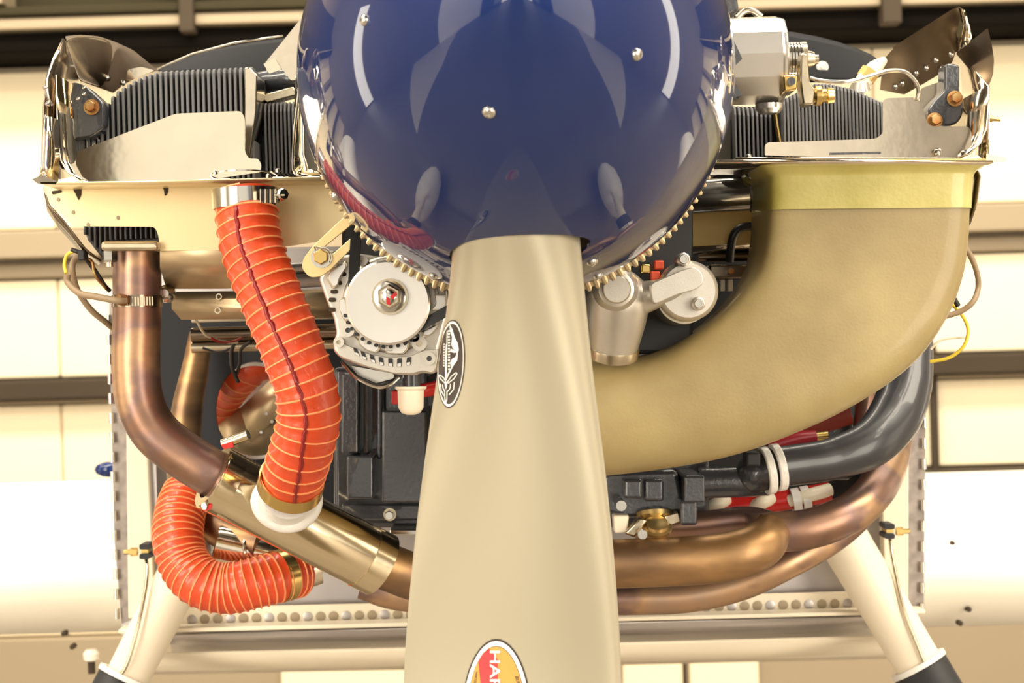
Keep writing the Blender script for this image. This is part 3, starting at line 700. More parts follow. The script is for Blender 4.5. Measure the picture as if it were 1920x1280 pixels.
# ------------------------------------------------------------------ starter motor
t = thing('starter_motor', 'silver cast starter motor right of the propeller blade', 'starter', P(1160, 672, 1.46))
c0 = P(1160, 560, 1.455); dn = (P(1149, 652, 1.475) - c0); L = dn.length; dn.normalize(); r0 = R(60, 1.45)
prof = [(r0*.15, -r0*.92), (r0*.5, -r0*.8), (r0*.8, -r0*.55), (r0*.97, -r0*.2), (r0, .05*L), (r0*.94, .45*L), (r0*.82, .9*L), (r0*.80, L)]
lathe('housing', prof, c0, dn, M_CAST, t, seg=40)
lathe('base_ring', [(r0*.84, L-.003), (r0*.86, L), (r0*.84, L+.006), (r0*.7, L+.008)], c0, dn, M_ZINC, t, seg=40)
bp = P(1156, 542, 1.412)
lathe('nose_shoulder', [(R(44,1.42), .022), (R(40,1.42), .010), (R(33,1.42), .004), (R(29,1.42), .0035)], bp, (.02, 1, .05), M_CAST, t, seg=36)
lathe('nose_boss', [(R(27,1.42), .012), (R(27,1.42), -.001), (R(24,1.42), -.003)], bp, (.02, 1, .05), M_CAST, t, seg=36)
v, f = g_px(rnd([(1218,532),(1280,505),(1303,499),(1318,512),(1320,530),(1305,543),(1270,552),(1225,572)], 10), 1.42, 1.46)
mk('arm', v, f, M_CAST, t, bevel=.006, seg=4)
pipe('arm_root', [(1170,566,1.455),(1212,556,1.45),(1245,545,1.442),(1272,532,1.436)], [R(40,1.45), R(30,1.45), R(24,1.44), R(20,1.44)], M_CAST, t, seg=24)
sc = P(1291, 545, 1.438)
lathe('solenoid_cap', [(R(50,1.44), 0), (R(57,1.44), .004), (R(58,1.44), .016), (R(54,1.44), .018)], sc, (0, 1, 0), M_CAST, t, seg=48)
lathe('solenoid_body', [(R(52,1.45), .016), (R(54,1.45), .04), (R(54,1.45), .09)], sc + Vector((-.002, 0, -.004)), (0, 1, 0), M_ZINC, t, seg=40)
for x, y in ((1282,486),(1310,569)):
    MB().add(g_px(ell(x, y, 13, 13, 24), 1.428, 1.45)).build('screw_lug', M_CAST, t, bevel=.0015)
    sb = lathe('cap_screw', [(R(9,1.43), 0), (R(9,1.43), -.004), (R(8,1.43), -.005), (R(5,1.43), -.005), (R(5,1.43), -.003)], P(x, y, 1.428), (0, 1, 0), M_STEEL, t, seg=20)
t = thing('solenoid_terminal', 'orange and gold wire terminals above the starter arm', 'terminal', P(1230, 525, 1.47))
for x, y, m_ in ((1236,497,M_ORANGE),(1229,517,M_ORANGE),(1211,504,M_GOLD)):
    MB().add(g_px(rrect(x-9, y-9, x+9, y+8, 3), 1.45, 1.47)).build('terminal_boot', m_, t, bevel=.0015)
# ------------------------------------------------------------------ orange hoses
def hose(name, label, pts, r, pitch, seam=None, seg=36, turns=None):
    g = thing(name, label, 'hose', min(PL(pts), key=lambda q: q.z) - Vector((0, 0, r)))
    path = spline(PL(pts), 14)
    # resample evenly
    cum = [0]
    for a, b in zip(path, path[1:]): cum.append(cum[-1] + (b-a).length)
    Ltot = cum[-1]; n = int(Ltot/pitch*8); ev = []; j = 0
    for i in range(n+1):
        s = Ltot*i/n
        while j < len(cum)-2 and cum[j+1] < s: j += 1
        ev.append(path[j].lerp(path[j+1], (s-cum[j])/max(1e-9, cum[j+1]-cum[j])))
    fr = frames(ev); v = []; f = []; rs = random.Random(3)
    for i, p in enumerate(ev):
        tt, a, b = fr[i]; s = Ltot*i/n
        for k in range(seg):
            an = 2*math.pi*k/seg
            ph = s/pitch - k/seg
            rr = r*(1 - .022*(0.5 + .5*math.cos(2*math.pi*(ph+.5)))) if True else r
            rr *= 1 + .012*math.sin(3*an + s*140) + rs.uniform(-.006, .006)
            v.append(p + (a*math.cos(an) + b*math.sin(an))*rr)
    N = len(ev)
    for i in range(N-1):
        for k in range(seg): f.append((i*seg+k, i*seg+(k+1) % seg, (i+1)*seg+(k+1) % seg, (i+1)*seg+k))
    sl = mk('sleeve', v, f, M_ORANGE, g, smooth=180)
    # helical cord
    hp = []; steps = int(Ltot/pitch*28)
    for i in range(steps+1):
        s = Ltot*i/steps; x = s/Ltot*n; q = min(int(x), n-1); w = x-q
        p = ev[q].lerp(ev[q+1], w); tt, a, b = fr[q]
        an = 2*math.pi*(s/pitch)
        hp.append(p + (a*math.cos(an) + b*math.sin(an))*(r*1.008))
    v2, f2 = g_tube(hp, .0009, 5); mk('cord', v2, f2, M_CORD, g)
    if seam:
        sp = []
        for i in range(int(N*.085), int(N*.965), 2):
            tt, a, b = fr[i]; off = interp(seam, i/(N-1))
            # direction in the tube's cross-section, sideways offset from the camera-facing side
            to = (CAMP - ev[i]); to = (to - tt*to.dot(tt)).normalized(); side = tt.cross(to)
            if side.x < 0: side = -side
            sp.append(ev[i] + (side*off + to*math.sqrt(1-off*off))*(r*.985) + to*rs.uniform(-.0004, .0006) + side*rs.uniform(-.0006, .0006))
        v3, f3 = g_tube(sp, R(4.2, 1.4), 8); mk('seam', v3, f3, M_SEAM, g, smooth=180)
    return g, ev, fr
def clamp(parent, c, ax, r, w, m=M_ALUB, tilt=None):
    b_ = MB().add(g_ring(r*1.03, r*.97, -w/2, w/2, c, ax, 40)).build('hose_clamp', m, parent)
    return b_
hA, ev, fr = hose('orange_duct_hose', 'long orange ribbed duct hose hanging left of the alternator', [(460,358,1.464),(462,385,1.462),(465,420,1.457),(475,472,1.45),(509,560,1.44),(546,650,1.435),(571,720,1.435),(579,780,1.44),(566,840,1.45),(552,885,1.465),(544,916,1.48)], R(59, 1.45), R(24.2, 1.45), [-.36, -.33, -.3, -.3, -.28, -.2, -.05, .2, .3])
p0 = P(460, 372, 1.463)
cb = clamp(hA, p0, (-.02, 0, 1), R(60, 1.47), R(36, 1.47), M_STEEL)
for i in range(8):
    x = 487 + i*4.6; MB().add(g_px(rrect(x, 354, x+2.6, 380, 1), 1.4280, 1.4340)).build('worm_thread', M_WIREB if i % 2 else M_ZINC, cb)
lathe('clamp_screw', [(R(12,1.42), 0), (R(12,1.42), .006), (R(10,1.42), .008)], P(524, 366, 1.432), (.6, -.8, .05), M_STEEL, cb, seg=8, smooth=20)
MB().add(g_px(rrect(514, 364, 534, 367, 1), 1.4235, 1.4245)).build('screw_slot', M_ZINC, cb)
d = (P(544,916,1.48) - P(552,885,1.465)).normalized()
clamp(hA, P(546,905,1.475), d, R(60.5, 1.48), R(30, 1.48), M_GOLD)
MB().add(g_lathe([(R(8,1.5), 0), (R(8,1.5), .02)], P(610, 880, 1.47), (.2, .6, 1), 8)).build('clamp_worm', M_ZINC, hA)
hB, ev, fr = hose('orange_duct_hose', 'short orange ribbed duct hose curled under the heat muff at lower left', [(352,925,1.72),(338,960,1.70),(334,1010,1.68),(345,1055,1.67),(375,1090,1.66),(420,1103,1.66),(470,1095,1.66),(520,1082,1.67),(560,1072,1.69)], R(47, 1.68), R(12.5, 1.68))
d = (P(560,1072,1.69) - P(500,1087,1.665)).normalized()
clamp(hB, P(528,1079,1.674), d, R(48.5, 1.67), R(22, 1.67), M_GOLD)
hC, ev, fr = hose('orange_duct_hose', 'small orange duct hose deep behind the long hose', [(405,770,1.99),(432,728,1.96),(468,692,1.93),(520,665,1.95)], R(34, 1.95), R(24, 1.95))
# ------------------------------------------------------------------ exhaust and heat muffs
t = thing('exhaust_pipe', 'brown heat tinted exhaust pipe bending down at the left front', 'exhaust pipe', P(300, 900, 1.55))
pipe('pipe', [(257,474,1.545),(257,520,1.545),(257,600,1.545),(255,680,1.545),(262,752,1.545),(290,808,1.545),(340,850,1.545),(400,888,1.545),(460,922,1.555)], R(45, 1.545), M_HEAT, t, seg=36)
MB().add(g_px(rrect(188, 451, 296, 470, 8), 1.50, 1.585)).build('flange', M_ZINC, t, bevel=.003, seg=3)
lathe('weld_ring', [(R(44,1.54), 0), (R(47,1.54), .003), (R(44,1.54), .006)], P(257, 476, 1.545), (0, 0, 1), M_GOLD, t, seg=36)
nb = lathe('nut', [(R(15,1.5), 0), (R(15,1.5), -.008), (R(13,1.5), -.010)], P(205, 471, 1.515), (0, 0, 1), M_STEEL, t, seg=6, smooth=0)
lathe('stud', [(R(8,1.5), 0), (R(8,1.5), -.014)], P(205, 471, 1.515), (0, 0, 1), M_ZINC, t, seg=10)
b_ = MB().add(g_ring(R(47.5,1.545), R(44.5,1.545), -.0055, .0055, P(257, 565, 1.545), (.03, 0, 1), 40)).build('probe_clamp', M_ALUD, t)
for i in range(11):
    a = math.radians(-80 + i*6.5); cc = P(257, 566, 1.545) + Vector((math.sin(a+1.1), -math.cos(a+1.1), 0))*R(47.8, 1.545)
    MB().add(g_box(cc - Vector((.0007, .0007, .004)), cc + Vector((.0007, .0007, .004)))).build('clamp_thread', M_ZINC, b_, smooth=0)
lathe('probe_nut', [(R(11,1.5), 0), (R(11,1.5), .008)], P(236, 563, 1.518), (-.6, -.6, .1), M_BOLT, t, seg=6, smooth=0)
t2 = thing('exhaust_pipe', 'slim dark bronze exhaust pipe behind the left front pipe', 'exhaust pipe', P(360, 1020, 1.75))
pipe('pipe', [(376,628,1.86),(366,690,1.84),(352,760,1.82),(345,830,1.80),(345,880,1.78),(358,930,1.76),(392,975,1.73),(440,1005,1.71),(490,1020,1.70)], [R(22,1.8), R(26,1.8), R(30,1.8), R(31,1.8), R(34,1.78), R(36,1.76), R(34,1.72), R(32,1.7)], M_HEAT2, t2, seg=28)
def muff(name, label, a, b, rpx, m, bands=True):
    g = thing(name, label, 'heat muff', min(P(*a), P(*b), key=lambda q: q.z))
    A, B = P(*a), P(*b); L = (B-A).length; d = (B-A).normalized(); r = R(rpx, (a[2]+b[2])/2)
    lathe('shroud', [(r*.99, .0), (r, .002), (r, L-.002), (r*.99, L)], A, d, m, g, seg=48)
    MB().add(g_ring(r*1.015, r*.95, -.002, .014, A, d, 48)).build('end_band', m, g)
    MB().add(g_ring(r*1.02, r*.95, L-.018, L+.002, A, d, 48)).build('end_band', m, g)
    MB().add(g_ring(r*.97, r*.70, -.0035, .001, A, d, 48)).build('end_plate', M_ALUB, g)
    return g, A, d, r
mA, A, d, r = muff('heat_muff', 'large shiny stainless heat muff with white sealant collar', (404,897,1.535), (711,1057,1.60), 61, M_MUFF)
sp0 = P(536, 965, 1.545); sp1 = P(541, 930, 1.490)
dd = (sp0 - sp1).normalized()
lathe('outlet_spigot', [(R(50,1.5), -.01), (R(50,1.5), .03)], sp1, dd, M_RTV, mA, seg=36)
v, f = g_tube(spline([sp1 + dd*.017 + q for q in [(Vector((math.cos(a)*R(56,1.5), 0, 0)) + dd.cross(Vector((1,0,0)))*math.sin(a)*R(50,1.5)) + dd*(.006*abs(math.cos(a))**2*-1) for a in [2*math.pi*i/16 for i in range(17)]]], 4), [R(10,1.5), R(13,1.5), R(11,1.5), R(15,1.5), R(11,1.5), R(12,1.5), R(10,1.5)], 12)
mk('sealant_bead', v, f, M_RTV, mA, smooth=180)
lathe('end_screw', [(R(7,1.52), 0), (R(7,1.52), .004)], P(388, 948, 1.515), (-.5, -.85, 0), M_STEEL, mA, seg=8)
MB().add(g_px([(382,950),(398,944),(396,954),(386,958)], 1.512, 1.514)).add(g_px([(414,834),(436,828),(438,838),(420,842)], 1.50, 1.503)).build('paint_mark', M_RED, mA)
lathe('worm_clamp', [(R(10,1.52), -.012), (R(10,1.52), .014)], P(440, 824, 1.53), (.9, -.2, .3), M_ZINC, mA, seg=10)
mB, A, d, r = muff('heat_muff', 'smaller heat muff tucked behind the large one', (410,1020,1.70), (600,1062,1.72), 36, M_ALUB)
v, f = g_tube(spline([A + d*.03 + q for q in [Vector((0, 0, R(40,1.7)*math.cos(a))) + Vector((0, -1, 0))*R(40,1.7)*math.sin(a) for a in [2*math.pi*i/10 for i in range(11)]]], 4), .002, 8)
mk('seam_bead', v, f, M_STEEL, mB)
MB().add(g_px([(374,1000),(384,985),(392,1050),(470,1058),(460,1068),(388,1056),(376,1035)], 1.71, 1.73)).build('sealant', M_RTV, mB, bevel=.004)
lathe('outlet_spigot', [(R(38,1.7), 0), (R(38,1.7), .03)], P(540, 1076, 1.69), (.9, .3, .25), M_ALUB, mB, seg=28)
t = thing('exhaust_collector', 'bronze exhaust collector crossing under the engine with a welded joint', 'exhaust pipe', P(1300, 1090, 1.62))
pipe('left_pipe', [(690,1045,1.60),(740,1068,1.605),(800,1085,1.61),(900,1080,1.62),(1040,1062,1.62)], R(44, 1.61), M_HEAT2, t, seg=32)
pipe('collector_pipe', [(900,1066,1.62),(1040,1060,1.61),(1200,1055,1.60),(1330,1048,1.60),(1395,1036,1.60),(1430,1018,1.61),(1445,998,1.63)], [R(46,1.6)]*5 + [R(44,1.6), R(38,1.6)], M_HEAT2, t, seg=36)
pipe('right_pipe', [(1400,1000,1.66),(1448,998,1.66),(1522,990,1.66),(1594,962,1.67),(1638,922,1.70),(1662,880,1.75),(1674,830,1.80),(1682,760,1.84)], R(38, 1.66), M_HEAT, t, seg=32)
pipe('weld_bead', [(1428,968,1.635),(1448,985,1.61),(1452,1005,1.60),(1444,1030,1.605),(1424,1046,1.62)], .0028, M_HEAT, t, seg=10)
pipe('upper_sleeve', [(1190,990,1.68),(1300,985,1.68),(1400,975,1.68),(1450,985,1.67)], R(26, 1.68), M_HEAT, t, seg=24)
t = thing('exhaust_pipe', 'lower brown exhaust pipe passing under the collector at right', 'exhaust pipe', P(1300, 1145, 1.74))
pipe('pipe', [(680,1092,1.74),(760,1115,1.74),(960,1125,1.74),(1170,1122,1.74),(1290,1117,1.74),(1390,1094,1.74),(1480,1052,1.74),(1560,1006,1.76),(1620,950,1.80),(1650,880,1.86)], R(31, 1.74), M_HEAT, t, seg=28)
t = thing('exhaust_stub', 'brown vertical exhaust stub behind the fibreglass duct', 'exhaust pipe', P(1625, 830, 1.8))
pipe('pipe', [(1630,690,1.8),(1622,760,1.8),(1615,830,1.8)], R(18, 1.8), M_HEAT, t)
# ------------------------------------------------------------------ intake pipe on the right
t = thing('intake_pipe', 'glossy black intake pipe elbow below the fibreglass duct', 'pipe', P(1560, 910, 1.57))
pipe('elbow', [(1702,600,1.74),(1702,660,1.73),(1698,720,1.71),(1678,780,1.685),(1632,832,1.66),(1560,860,1.65),(1500,870,1.645),(1450,876,1.64)], [R(46,1.74), R(47,1.73), R(49,1.71), R(50,1.69), R(45,1.66), R(39,1.65), R(38,1.65), R(38,1.64)], M_PIPEB, t, seg=36)
dx = (P(1450,876,1.64) - P(1500,870,1.64)).normalized()
t2 = thing('intake_coupling', 'pair of white band clamps joining the black intake pipe', 'clamp', P(1445, 922, 1.64))
for x, y in ((1458,876),(1438,882)):
    MB().add(g_ring(R(45,1.64), R(36,1.64), -R(8,1.64), R(8,1.64), P(x, y, 1.64), (-1, -.12, -.16), 40)).build('band', M_RTV, t2, bevel=.0015)
pipe('sleeve', [(1470,874,1.645),(1425,886,1.65),(1410,890,1.66)], R(37, 1.64), M_DARK, t2)
MB().add(g_px(rrect(1400, 848, 1426, 874, 4), 1.61, 1.64)).build('clamp_block', M_BLACKR, t2, bevel=.002)
t = thing('striped_wrap', 'red and white spiral wrapped line below the black intake pipe', 'hose', P(1420, 965, 1.72))
pts = [(1312,958,1.72),(1400,948,1.72),(1480,936,1.72),(1556,922,1.72)]
pipe('line', pts, R(19, 1.72), M_RED, t)
for a, bq in (((1330,952),(1362,936)), ((1412,950),(1446,934)), ((1480,938),(1556,918))):
    q = spline([P(*a, 1.715), P((a[0]+bq[0])/2, (a[1]+bq[1])/2, 1.708), P(*bq, 1.715)], 4)
    v, f = g_tube(q, R(13, 1.7), 12); mk('white_wrap', v, f, M_PLAST, t)
MB().add(g_ring(R(24,1.7), R(18,1.7), -.004, .004, P(1492,938,1.715), (1, 0, .16), 24)).add(g_ring(R(24,1.7), R(18,1.7), -.004, .004, P(1510,934,1.715), (1, 0, .16), 24)).build('white_clamp', M_RTV, t)
t = thing('red_drain_hose', 'crimson hose with pale end under the duct edge', 'hose', P(1500, 840, 1.72))
pipe('hose', [(1440,838,1.72),(1490,824,1.72),(1530,818,1.72)], [R(20,1.7), R(16,1.7), R(12,1.7)], mat('crimson_rubber', (150, 14, 34), 0, .35), t)
lathe('end_fitting', [(R(9,1.7), 0), (R(9,1.7), .012)], P(1530, 818, 1.72), (1, 0, .05), M_GOLD, t, seg=12)
o = pipe('orange_sleeve', [(1500,800,1.80),(1545,785,1.80),(1590,770,1.80)], R(26, 1.8), mat('dull_red_rubber', (128, 40, 26), 0, .5)); tag(o, 'dull orange sleeve in shadow behind the duct edge', 'sleeve')
# ------------------------------------------------------------------ fibreglass duct
t = thing('fibreglass_air_duct', 'large tan fibreglass air duct curving down from the right baffle', 'duct', P(1300, 890, 1.55))
inner = [(1440,392),(1436,440),(1424,495),(1395,545),(1345,595),(1280,640),(1205,668),(1130,672),(1040,665),(960,658),(868,655)]
outer = [(1808,392),(1806,450),(1796,520),(1768,595),(1715,672),(1630,740),(1510,803),(1350,860),(1140,892),(980,897),(858,890)]
def loft(ins, outs, Yc, hd, nseg=48, ee=3.2, kk=.35):
    v, f = [], []
    I = spline([Vector((a[0], a[1], 0)) for a in ins], 5); O = spline([Vector((a[0], a[1], 0)) for a in outs], 5)
    for j in range(len(I)):
        u = j/(len(I)-1); yc = interp(Yc, u); h = interp(hd, u); e = interp(ee, u); k_ = interp(kk, u); a = P(I[j].x, I[j].y, yc - h*k_); b = P(O[j].x, O[j].y, yc - h*k_*.6)
        a.y = b.y = yc; c = (a+b)/2; w = (b-a)/2
        for k in range(nseg):
            th = 2*math.pi*k/nseg; cs, sn = math.cos(th), math.sin(th)
            x = math.copysign(abs(cs)**(2/e), cs); y = math.copysign(abs(sn)**(2/e), sn)
            v.append(c + w*x + Vector((0, h*y, 0)))
    for j in range(len(I)-1):
        for k in range(nseg): f.append((j*nseg+k, j*nseg+(k+1) % nseg, (j+1)*nseg+(k+1) % nseg, (j+1)*nseg+k))
    if I[-1].x < 1000: f.append(tuple((len(I)-1)*nseg+k for k in range(nseg)))
    return v, f
v, f = loft(inner, outer, [1.54, 1.54, 1.54, 1.54, 1.54, 1.55], [.064, .064, .066, .066, .063, .06], ee=[12, 10, 7, 4.5, 3.4, 2.8, 2.6], kk=[.85, .8, .7, .55, .45, .4, .35])
mk('elbow', v, f, M_FIBRE, t, smooth=70)
v, f = loft([(1424,306),(1427,314),(1440,330),(1441,350),(1441,394)], [(1838,304),(1836,314),(1818,328),(1813,350),(1811,394)], 1.54, [.074, .074, .067, .0665, .0662], ee=12, kk=.85)
mk('mouth_band', v, f, M_FIBREY, t, smooth=40)
# ------------------------------------------------------------------ cylinders with cooling fins
def fin(name, prof, x_px, Y0, th, parent, m):
    """thin plate standing across X: prof = [(py, Y)] outline; thickness in pixels"""
    return None
def fins(parent, n, xa, xb, top, bot, Y0, Y1, thpx, m=M_FIN, lean=0.0, rpx=10):
    for i in range(n):
        u = i/(n-1); x = xa + (xb-xa)*u
        yt = top(x); yb = bot(x)
        a = P(x, yt, Y0); z1 = a.z; z0 = P(x, yb, Y0).z; X = a.x; w = R(thpx, Y0)/2; r = R(rpx, Y0)
        loop = [Vector((X-w, Y0, z0)), Vector((X-w, Y0, z1-r)), Vector((X-w, Y0+r*.3, z1-r*.3)), Vector((X-w, Y0+r, z1)), Vector((X-w, Y1, z1)), Vector((X-w, Y1, z0))]
        v, f = g_prism(loop, (2*w, 0, 0)); mk('cooling_fin', v, f, m, parent, smooth=0, bevel=.0006)
def pw(pts):
    def fn(x):
        if x <= pts[0][0]: return pts[0][1]
        for (a, b), (c, d_) in zip(pts, pts[1:]):
            if x <= c: return b + (d_-b)*(x-a)/(c-a)
        return pts[-1][1]
    return fn
t = thing('engine_cylinder', 'finned grey engine cylinder at the left behind the baffles', 'cylinder', P(330, 470, 1.65))
fins(t, 32, 160, 470, pw([(160,240),(195,225),(200,192),(215,172),(245,152),(270,140),(300,132),(470,124)]), pw([(160,335),(470,335)]), 1.56, 1.80, 5.2)
MB().add(g_px([(150,300),(215,195),(300,150),(470,140),(470,335),(150,335)], 1.575, 1.80)).build('head_core', M_DARK, t)
MB().add(g_px(rnd([(459,126),(468,126),(482,140),(480,210),(468,300),(458,300)],3), 1.55, 1.6)).build('fin_shroud', M_ALUB, t, bevel=.001)
fins(t, 8, 496, 548, pw([(496,190),(548,188)]), pw([(496,325),(548,325)]), 1.59, 1.80, 4.2, rpx=20)
MB().add(g_px([(478,200),(552,196),(552,330),(478,330)], 1.61, 1.80)).build('barrel_core', M_BLACKR, t)
surf('barrel_band', [[(466,320,1.575),(468,260,1.575),(476,205,1.58),(490,184,1.60)],[(480,320,1.585),(482,260,1.585),(490,210,1.59),(500,190,1.62)]], M_ALUB, t)
fins(t, 15, 158, 292, pw([(158,420),(292,420)]), pw([(158,440),(175,462),(195,486),(205,450),(292,446)]), 1.565, 1.75, 4.0)
MB().add(g_px([(150,405),(296,405),(296,448),(195,488),(165,450)], 1.58, 1.75)).build('lower_core', M_DARK, t)
MB().add(g_px(rnd([(112,180),(135,152),(160,160),(196,192),(196,240),(170,258),(120,262)], 10), 1.545, 1.57)).build('head_lug', M_DARK, t, bevel=.002)
MB().add(g_px(rnd([(112,255),(150,262),(170,245),(190,262),(190,300),(150,310),(112,318)], 8), 1.56, 1.6)).build('rocker_box', M_DARK, t, bevel=.003)
for x, y in ((172,201),(124,236)): hexbolt('bolt', x, y, 1.543, 11, M_BOLT, t, .008, M_BOLT)
t = thing('engine_cylinder', 'finned grey engine cylinder at the right behind the baffles', 'cylinder', P(1600, 300, 1.65))
fins(t, 29, 1470, 1660, pw([(1470,185),(1530,155),(1560,156),(1600,165),(1660,192)]), pw([(1470,300),(1660,300)]), 1.56, 1.80, 4.6)
MB().add(g_px([(1462,190),(1530,168),(1600,176),(1670,200),(1670,305),(1462,305)], 1.575, 1.80)).build('head_core', M_DARK, t)
fins(t, 9, 1378, 1444, pw([(1378,195),(1444,200)]), pw([(1378,300),(1444,300)]), 1.59, 1.80, 4.2, rpx=20)
MB().add(g_px([(1370,200),(1462,200),(1462,305),(1370,305)], 1.61, 1.80)).build('barrel_core', M_BLACKR, t)
pipe('shroud_strip', [(1452,205,1.555),(1456,235,1.555),(1462,270,1.555)], .002, M_GOLD, t, seg=8)
MB().add(g_px(rnd([(1771,120),(1786,118),(1800,122),(1800,172),(1806,190),(1806,215),(1795,232),(1776,237),(1745,232),(1740,205),(1752,188),(1771,170)], 8), 1.545, 1.57)).build('head_lug', M_DARK, t, bevel=.002)
for x, y in ((1790,185),(1752,226)): hexbolt('bolt', x, y, 1.543, 11, M_BOLT, t, .008, M_BOLT)
# ------------------------------------------------------------------ baffles, left
t = thing('front_baffle', 'polished cut-out front baffle plate at the left cylinder', 'baffle', P(320, 345, 1.5))
plate('face', rnd([(124,322),(124,309),(138,307),(143,297),(144,286,3),(158,279,3),(329,213,10),(452,208,8),(459,222),(459,284,8),(466,297,6),(484,297,6),(490,308),(489,322),(386,338),(188,344),(148,338)], 4), 1.50, M_ALU, t, t=.0018)
channel('inlet_ramp', [(104,140),(107,215),(109,270),(114,300),(126,322),(148,337),(188,345),(300,341),(430,336),(600,331)], 1.475, 1.60, M_ALU, t)
t = thing('side_baffle', 'dark polished side baffle with folded top at the upper left', 'baffle', P(110, 340, 1.6))
surf('wall', [[(78,332,1.47),(80,260,1.47),(82,200,1.47),(88,150,1.47),(100,110,1.47),(118,72,1.48)],[(112,336,1.55),(114,262,1.55),(116,205,1.56),(118,165,1.56),(128,130,1.58),(134,90,1.60)],[(138,330,1.72),(140,260,1.72),(140,205,1.72),(142,165,1.72),(150,150,1.72),(152,130,1.72)]], M_ALUD, t)
surf('corner_fold', [[(118,72,1.48),(150,67,1.55),(188,68,1.65),(215,78,1.70)],[(128,95,1.56),(150,100,1.60),(180,110,1.66),(210,120,1.70)],[(140,128,1.62),(155,135,1.64),(180,140,1.68),(205,150,1.71)],[(148,152,1.66),(165,156,1.68),(185,162,1.70),(212,174,1.72)]], M_ALUD, t, sub=2)
plate('rear_flap', rnd([(122,68,2),(150,65),(185,68),(215,78),(250,94),(296,132,2),(262,142),(232,158),(212,174,2),(150,152,2),(138,115)], 5), 1.70, M_ALUD, t)
surf('outer_skin', [[(84,215,1.46),(82,260,1.46),(78,310,1.46),(74,334,1.46)],[(110,225,1.475),(110,265,1.475),(110,310,1.475),(108,342,1.475)]], M_ALUB, t)
plate('foot', [(60,336),(78,328),(108,340),(104,346),(70,344)], 1.455, M_ALUB, t)
surf('curled_edge', [[(118,150,1.53),(112,200,1.52),(116,240,1.52)],[(140,160,1.55),(128,205,1.54),(128,245,1.54)]], M_ALU, t)
for x, y in ((157,128),(179,138),(200,146),(230,156)): lathe('rivet', [(R(6,1.7), 0), (R(5,1.7), .002), (R(2,1.7), .003)], P(x, y, 1.698), (0, -1, 0), M_STEEL, t, seg=12)
for x, y in ((147,185),(158,176),(158,164)): lathe('rivet', [(R(4,1.54), 0), (R(3.4,1.54), .002), (R(2,1.54), .0025)], P(x, y, 1.536), (0, -1, 0), M_STEEL, t, seg=12)
for x, y in ((86,165),(90,195),(84,330)): lathe('rivet', [(R(5,1.46), 0), (R(4,1.46), .002), (R(2,1.46), .003)], P(x, y, 1.462), (-.3, -1, 0), M_STEEL, t, seg=12)
pipe('edge_bead', [(110,96,1.47),(98,118,1.465),(88,150,1.462),(90,180,1.462),(98,198,1.465)], .0012, M_STEEL, t, seg=8)
plate('crumpled_tab', rnd([(240,130),(265,125),(290,132),(270,140),(250,150),(236,150)], 4), 1.66, M_ALU, t)
t = thing('lower_baffle', 'pale yellow lower baffle panel with dark smudges at the left', 'baffle', P(330, 560, 1.52))
o_ = rnd([(82,348,2),(600,338,2),(640,338,2),(652,400),(600,452,3),(536,462,2),(480,468,2),(300,470,2),(297,440,8),(290,425,10),(150,424,3),(134,424,6),(118,405),(92,380)], 4)
plate('panel', o_, 1.512, M_CREAM, t)
surf('skirt', [[(300,470,1.512),(400,468,1.512),(480,467,1.512)],[(300,500,1.525),(400,500,1.525),(490,498,1.525)],[(312,540,1.57),(400,540,1.57),(500,538,1.57)]], M_TANM, t)
channel('ledge', [(76,343),(300,340),(600,333)], 1.455, 1.52, M_CREAM, t)
surf('edge_strip', [[(82,350,1.514),(92,384,1.514),(118,412,1.514),(160,466,1.53),(190,490,1.55)],[(84,350,1.54),(90,396,1.54),(112,428,1.54),(150,470,1.56),(186,496,1.58)]], M_ALUD, t)
for pts in ([(134,350),(152,348),(152,365),(147,376),(143,366)], [(298,345),(316,346),(314,362),(309,368),(307,354)], [(383,340),(392,340),(392,347),(384,346)], [(96,358),(114,356),(116,360),(98,365)]):
    MB().add(g_px(rnd(pts, 3), 1.5108, 1.5116)).build('smudge', M_GIRT, t, smooth=0)
for x, y in ((109,374),(137,398),(221,408),(165,421)): MB().add(g_px(ell(x, y, 3, 4, 12), 1.511, 1.5116)).build('stain_dot', M_GIRTT, t, smooth=0)
t = thing('inner_baffle', 'bright folded inner baffle flange between the left fins and spinner', 'baffle', P(575, 333, 1.47))
surf('upright', [[(556,142,1.50),(552,220,1.50),(549,290,1.495),(551,320,1.49),(560,331,1.48)],[(572,140,1.47),(570,220,1.47),(571,290,1.47),(578,316,1.47),(612,326,1.465)]], M_ALU, t)
pipe('front_edge', [(562,140,1.48),(560,180,1.48),(553,240,1.48),(549,300,1.48),(552,322,1.48),(566,332,1.475),(600,332,1.47)], .0013, M_STEEL, t, seg=8)
plate('crossover_flap', [(594,0),(560,40),(497,118),(500,134),(528,128),(545,150),(560,150),(600,140)], 1.58, M_ALUB, t)
pipe('crossover_tube', [(475,158,1.66),(510,152,1.65),(548,150,1.64),(600,150,1.64)], R(21, 1.65), M_DARK, t)
plate('bent_tab', [(494,120),(515,108),(528,130),(505,138)], 1.575, M_ALU, t)
MB().add(g_px([(484,180),(550,162),(556,178),(500,192)], 1.60, 1.62)).build('bracket', M_ZINC, t, bevel=.001)
# ring where the hose joins the ledge
t = thing('hose_spigot', 'thin aluminium spigot ring where the long orange hose meets the ledge', 'spigot', P(460, 335, 1.47))
MB().add(g_ring(R(62,1.48), R(60,1.48), 0, .0012, P(457, 330, 1.475), (0, .06, 1), 40)).build('ring', M_STEEL, t)
for x, y in ((404,322),(503,328),(521,318)): lathe('rivet', [(R(4.5,1.44), 0), (R(4,1.44), .002), (R(2,1.44), .003)], P(x, y+4, 1.445), (0, -.3, 1), M_STEEL, t, seg=12)
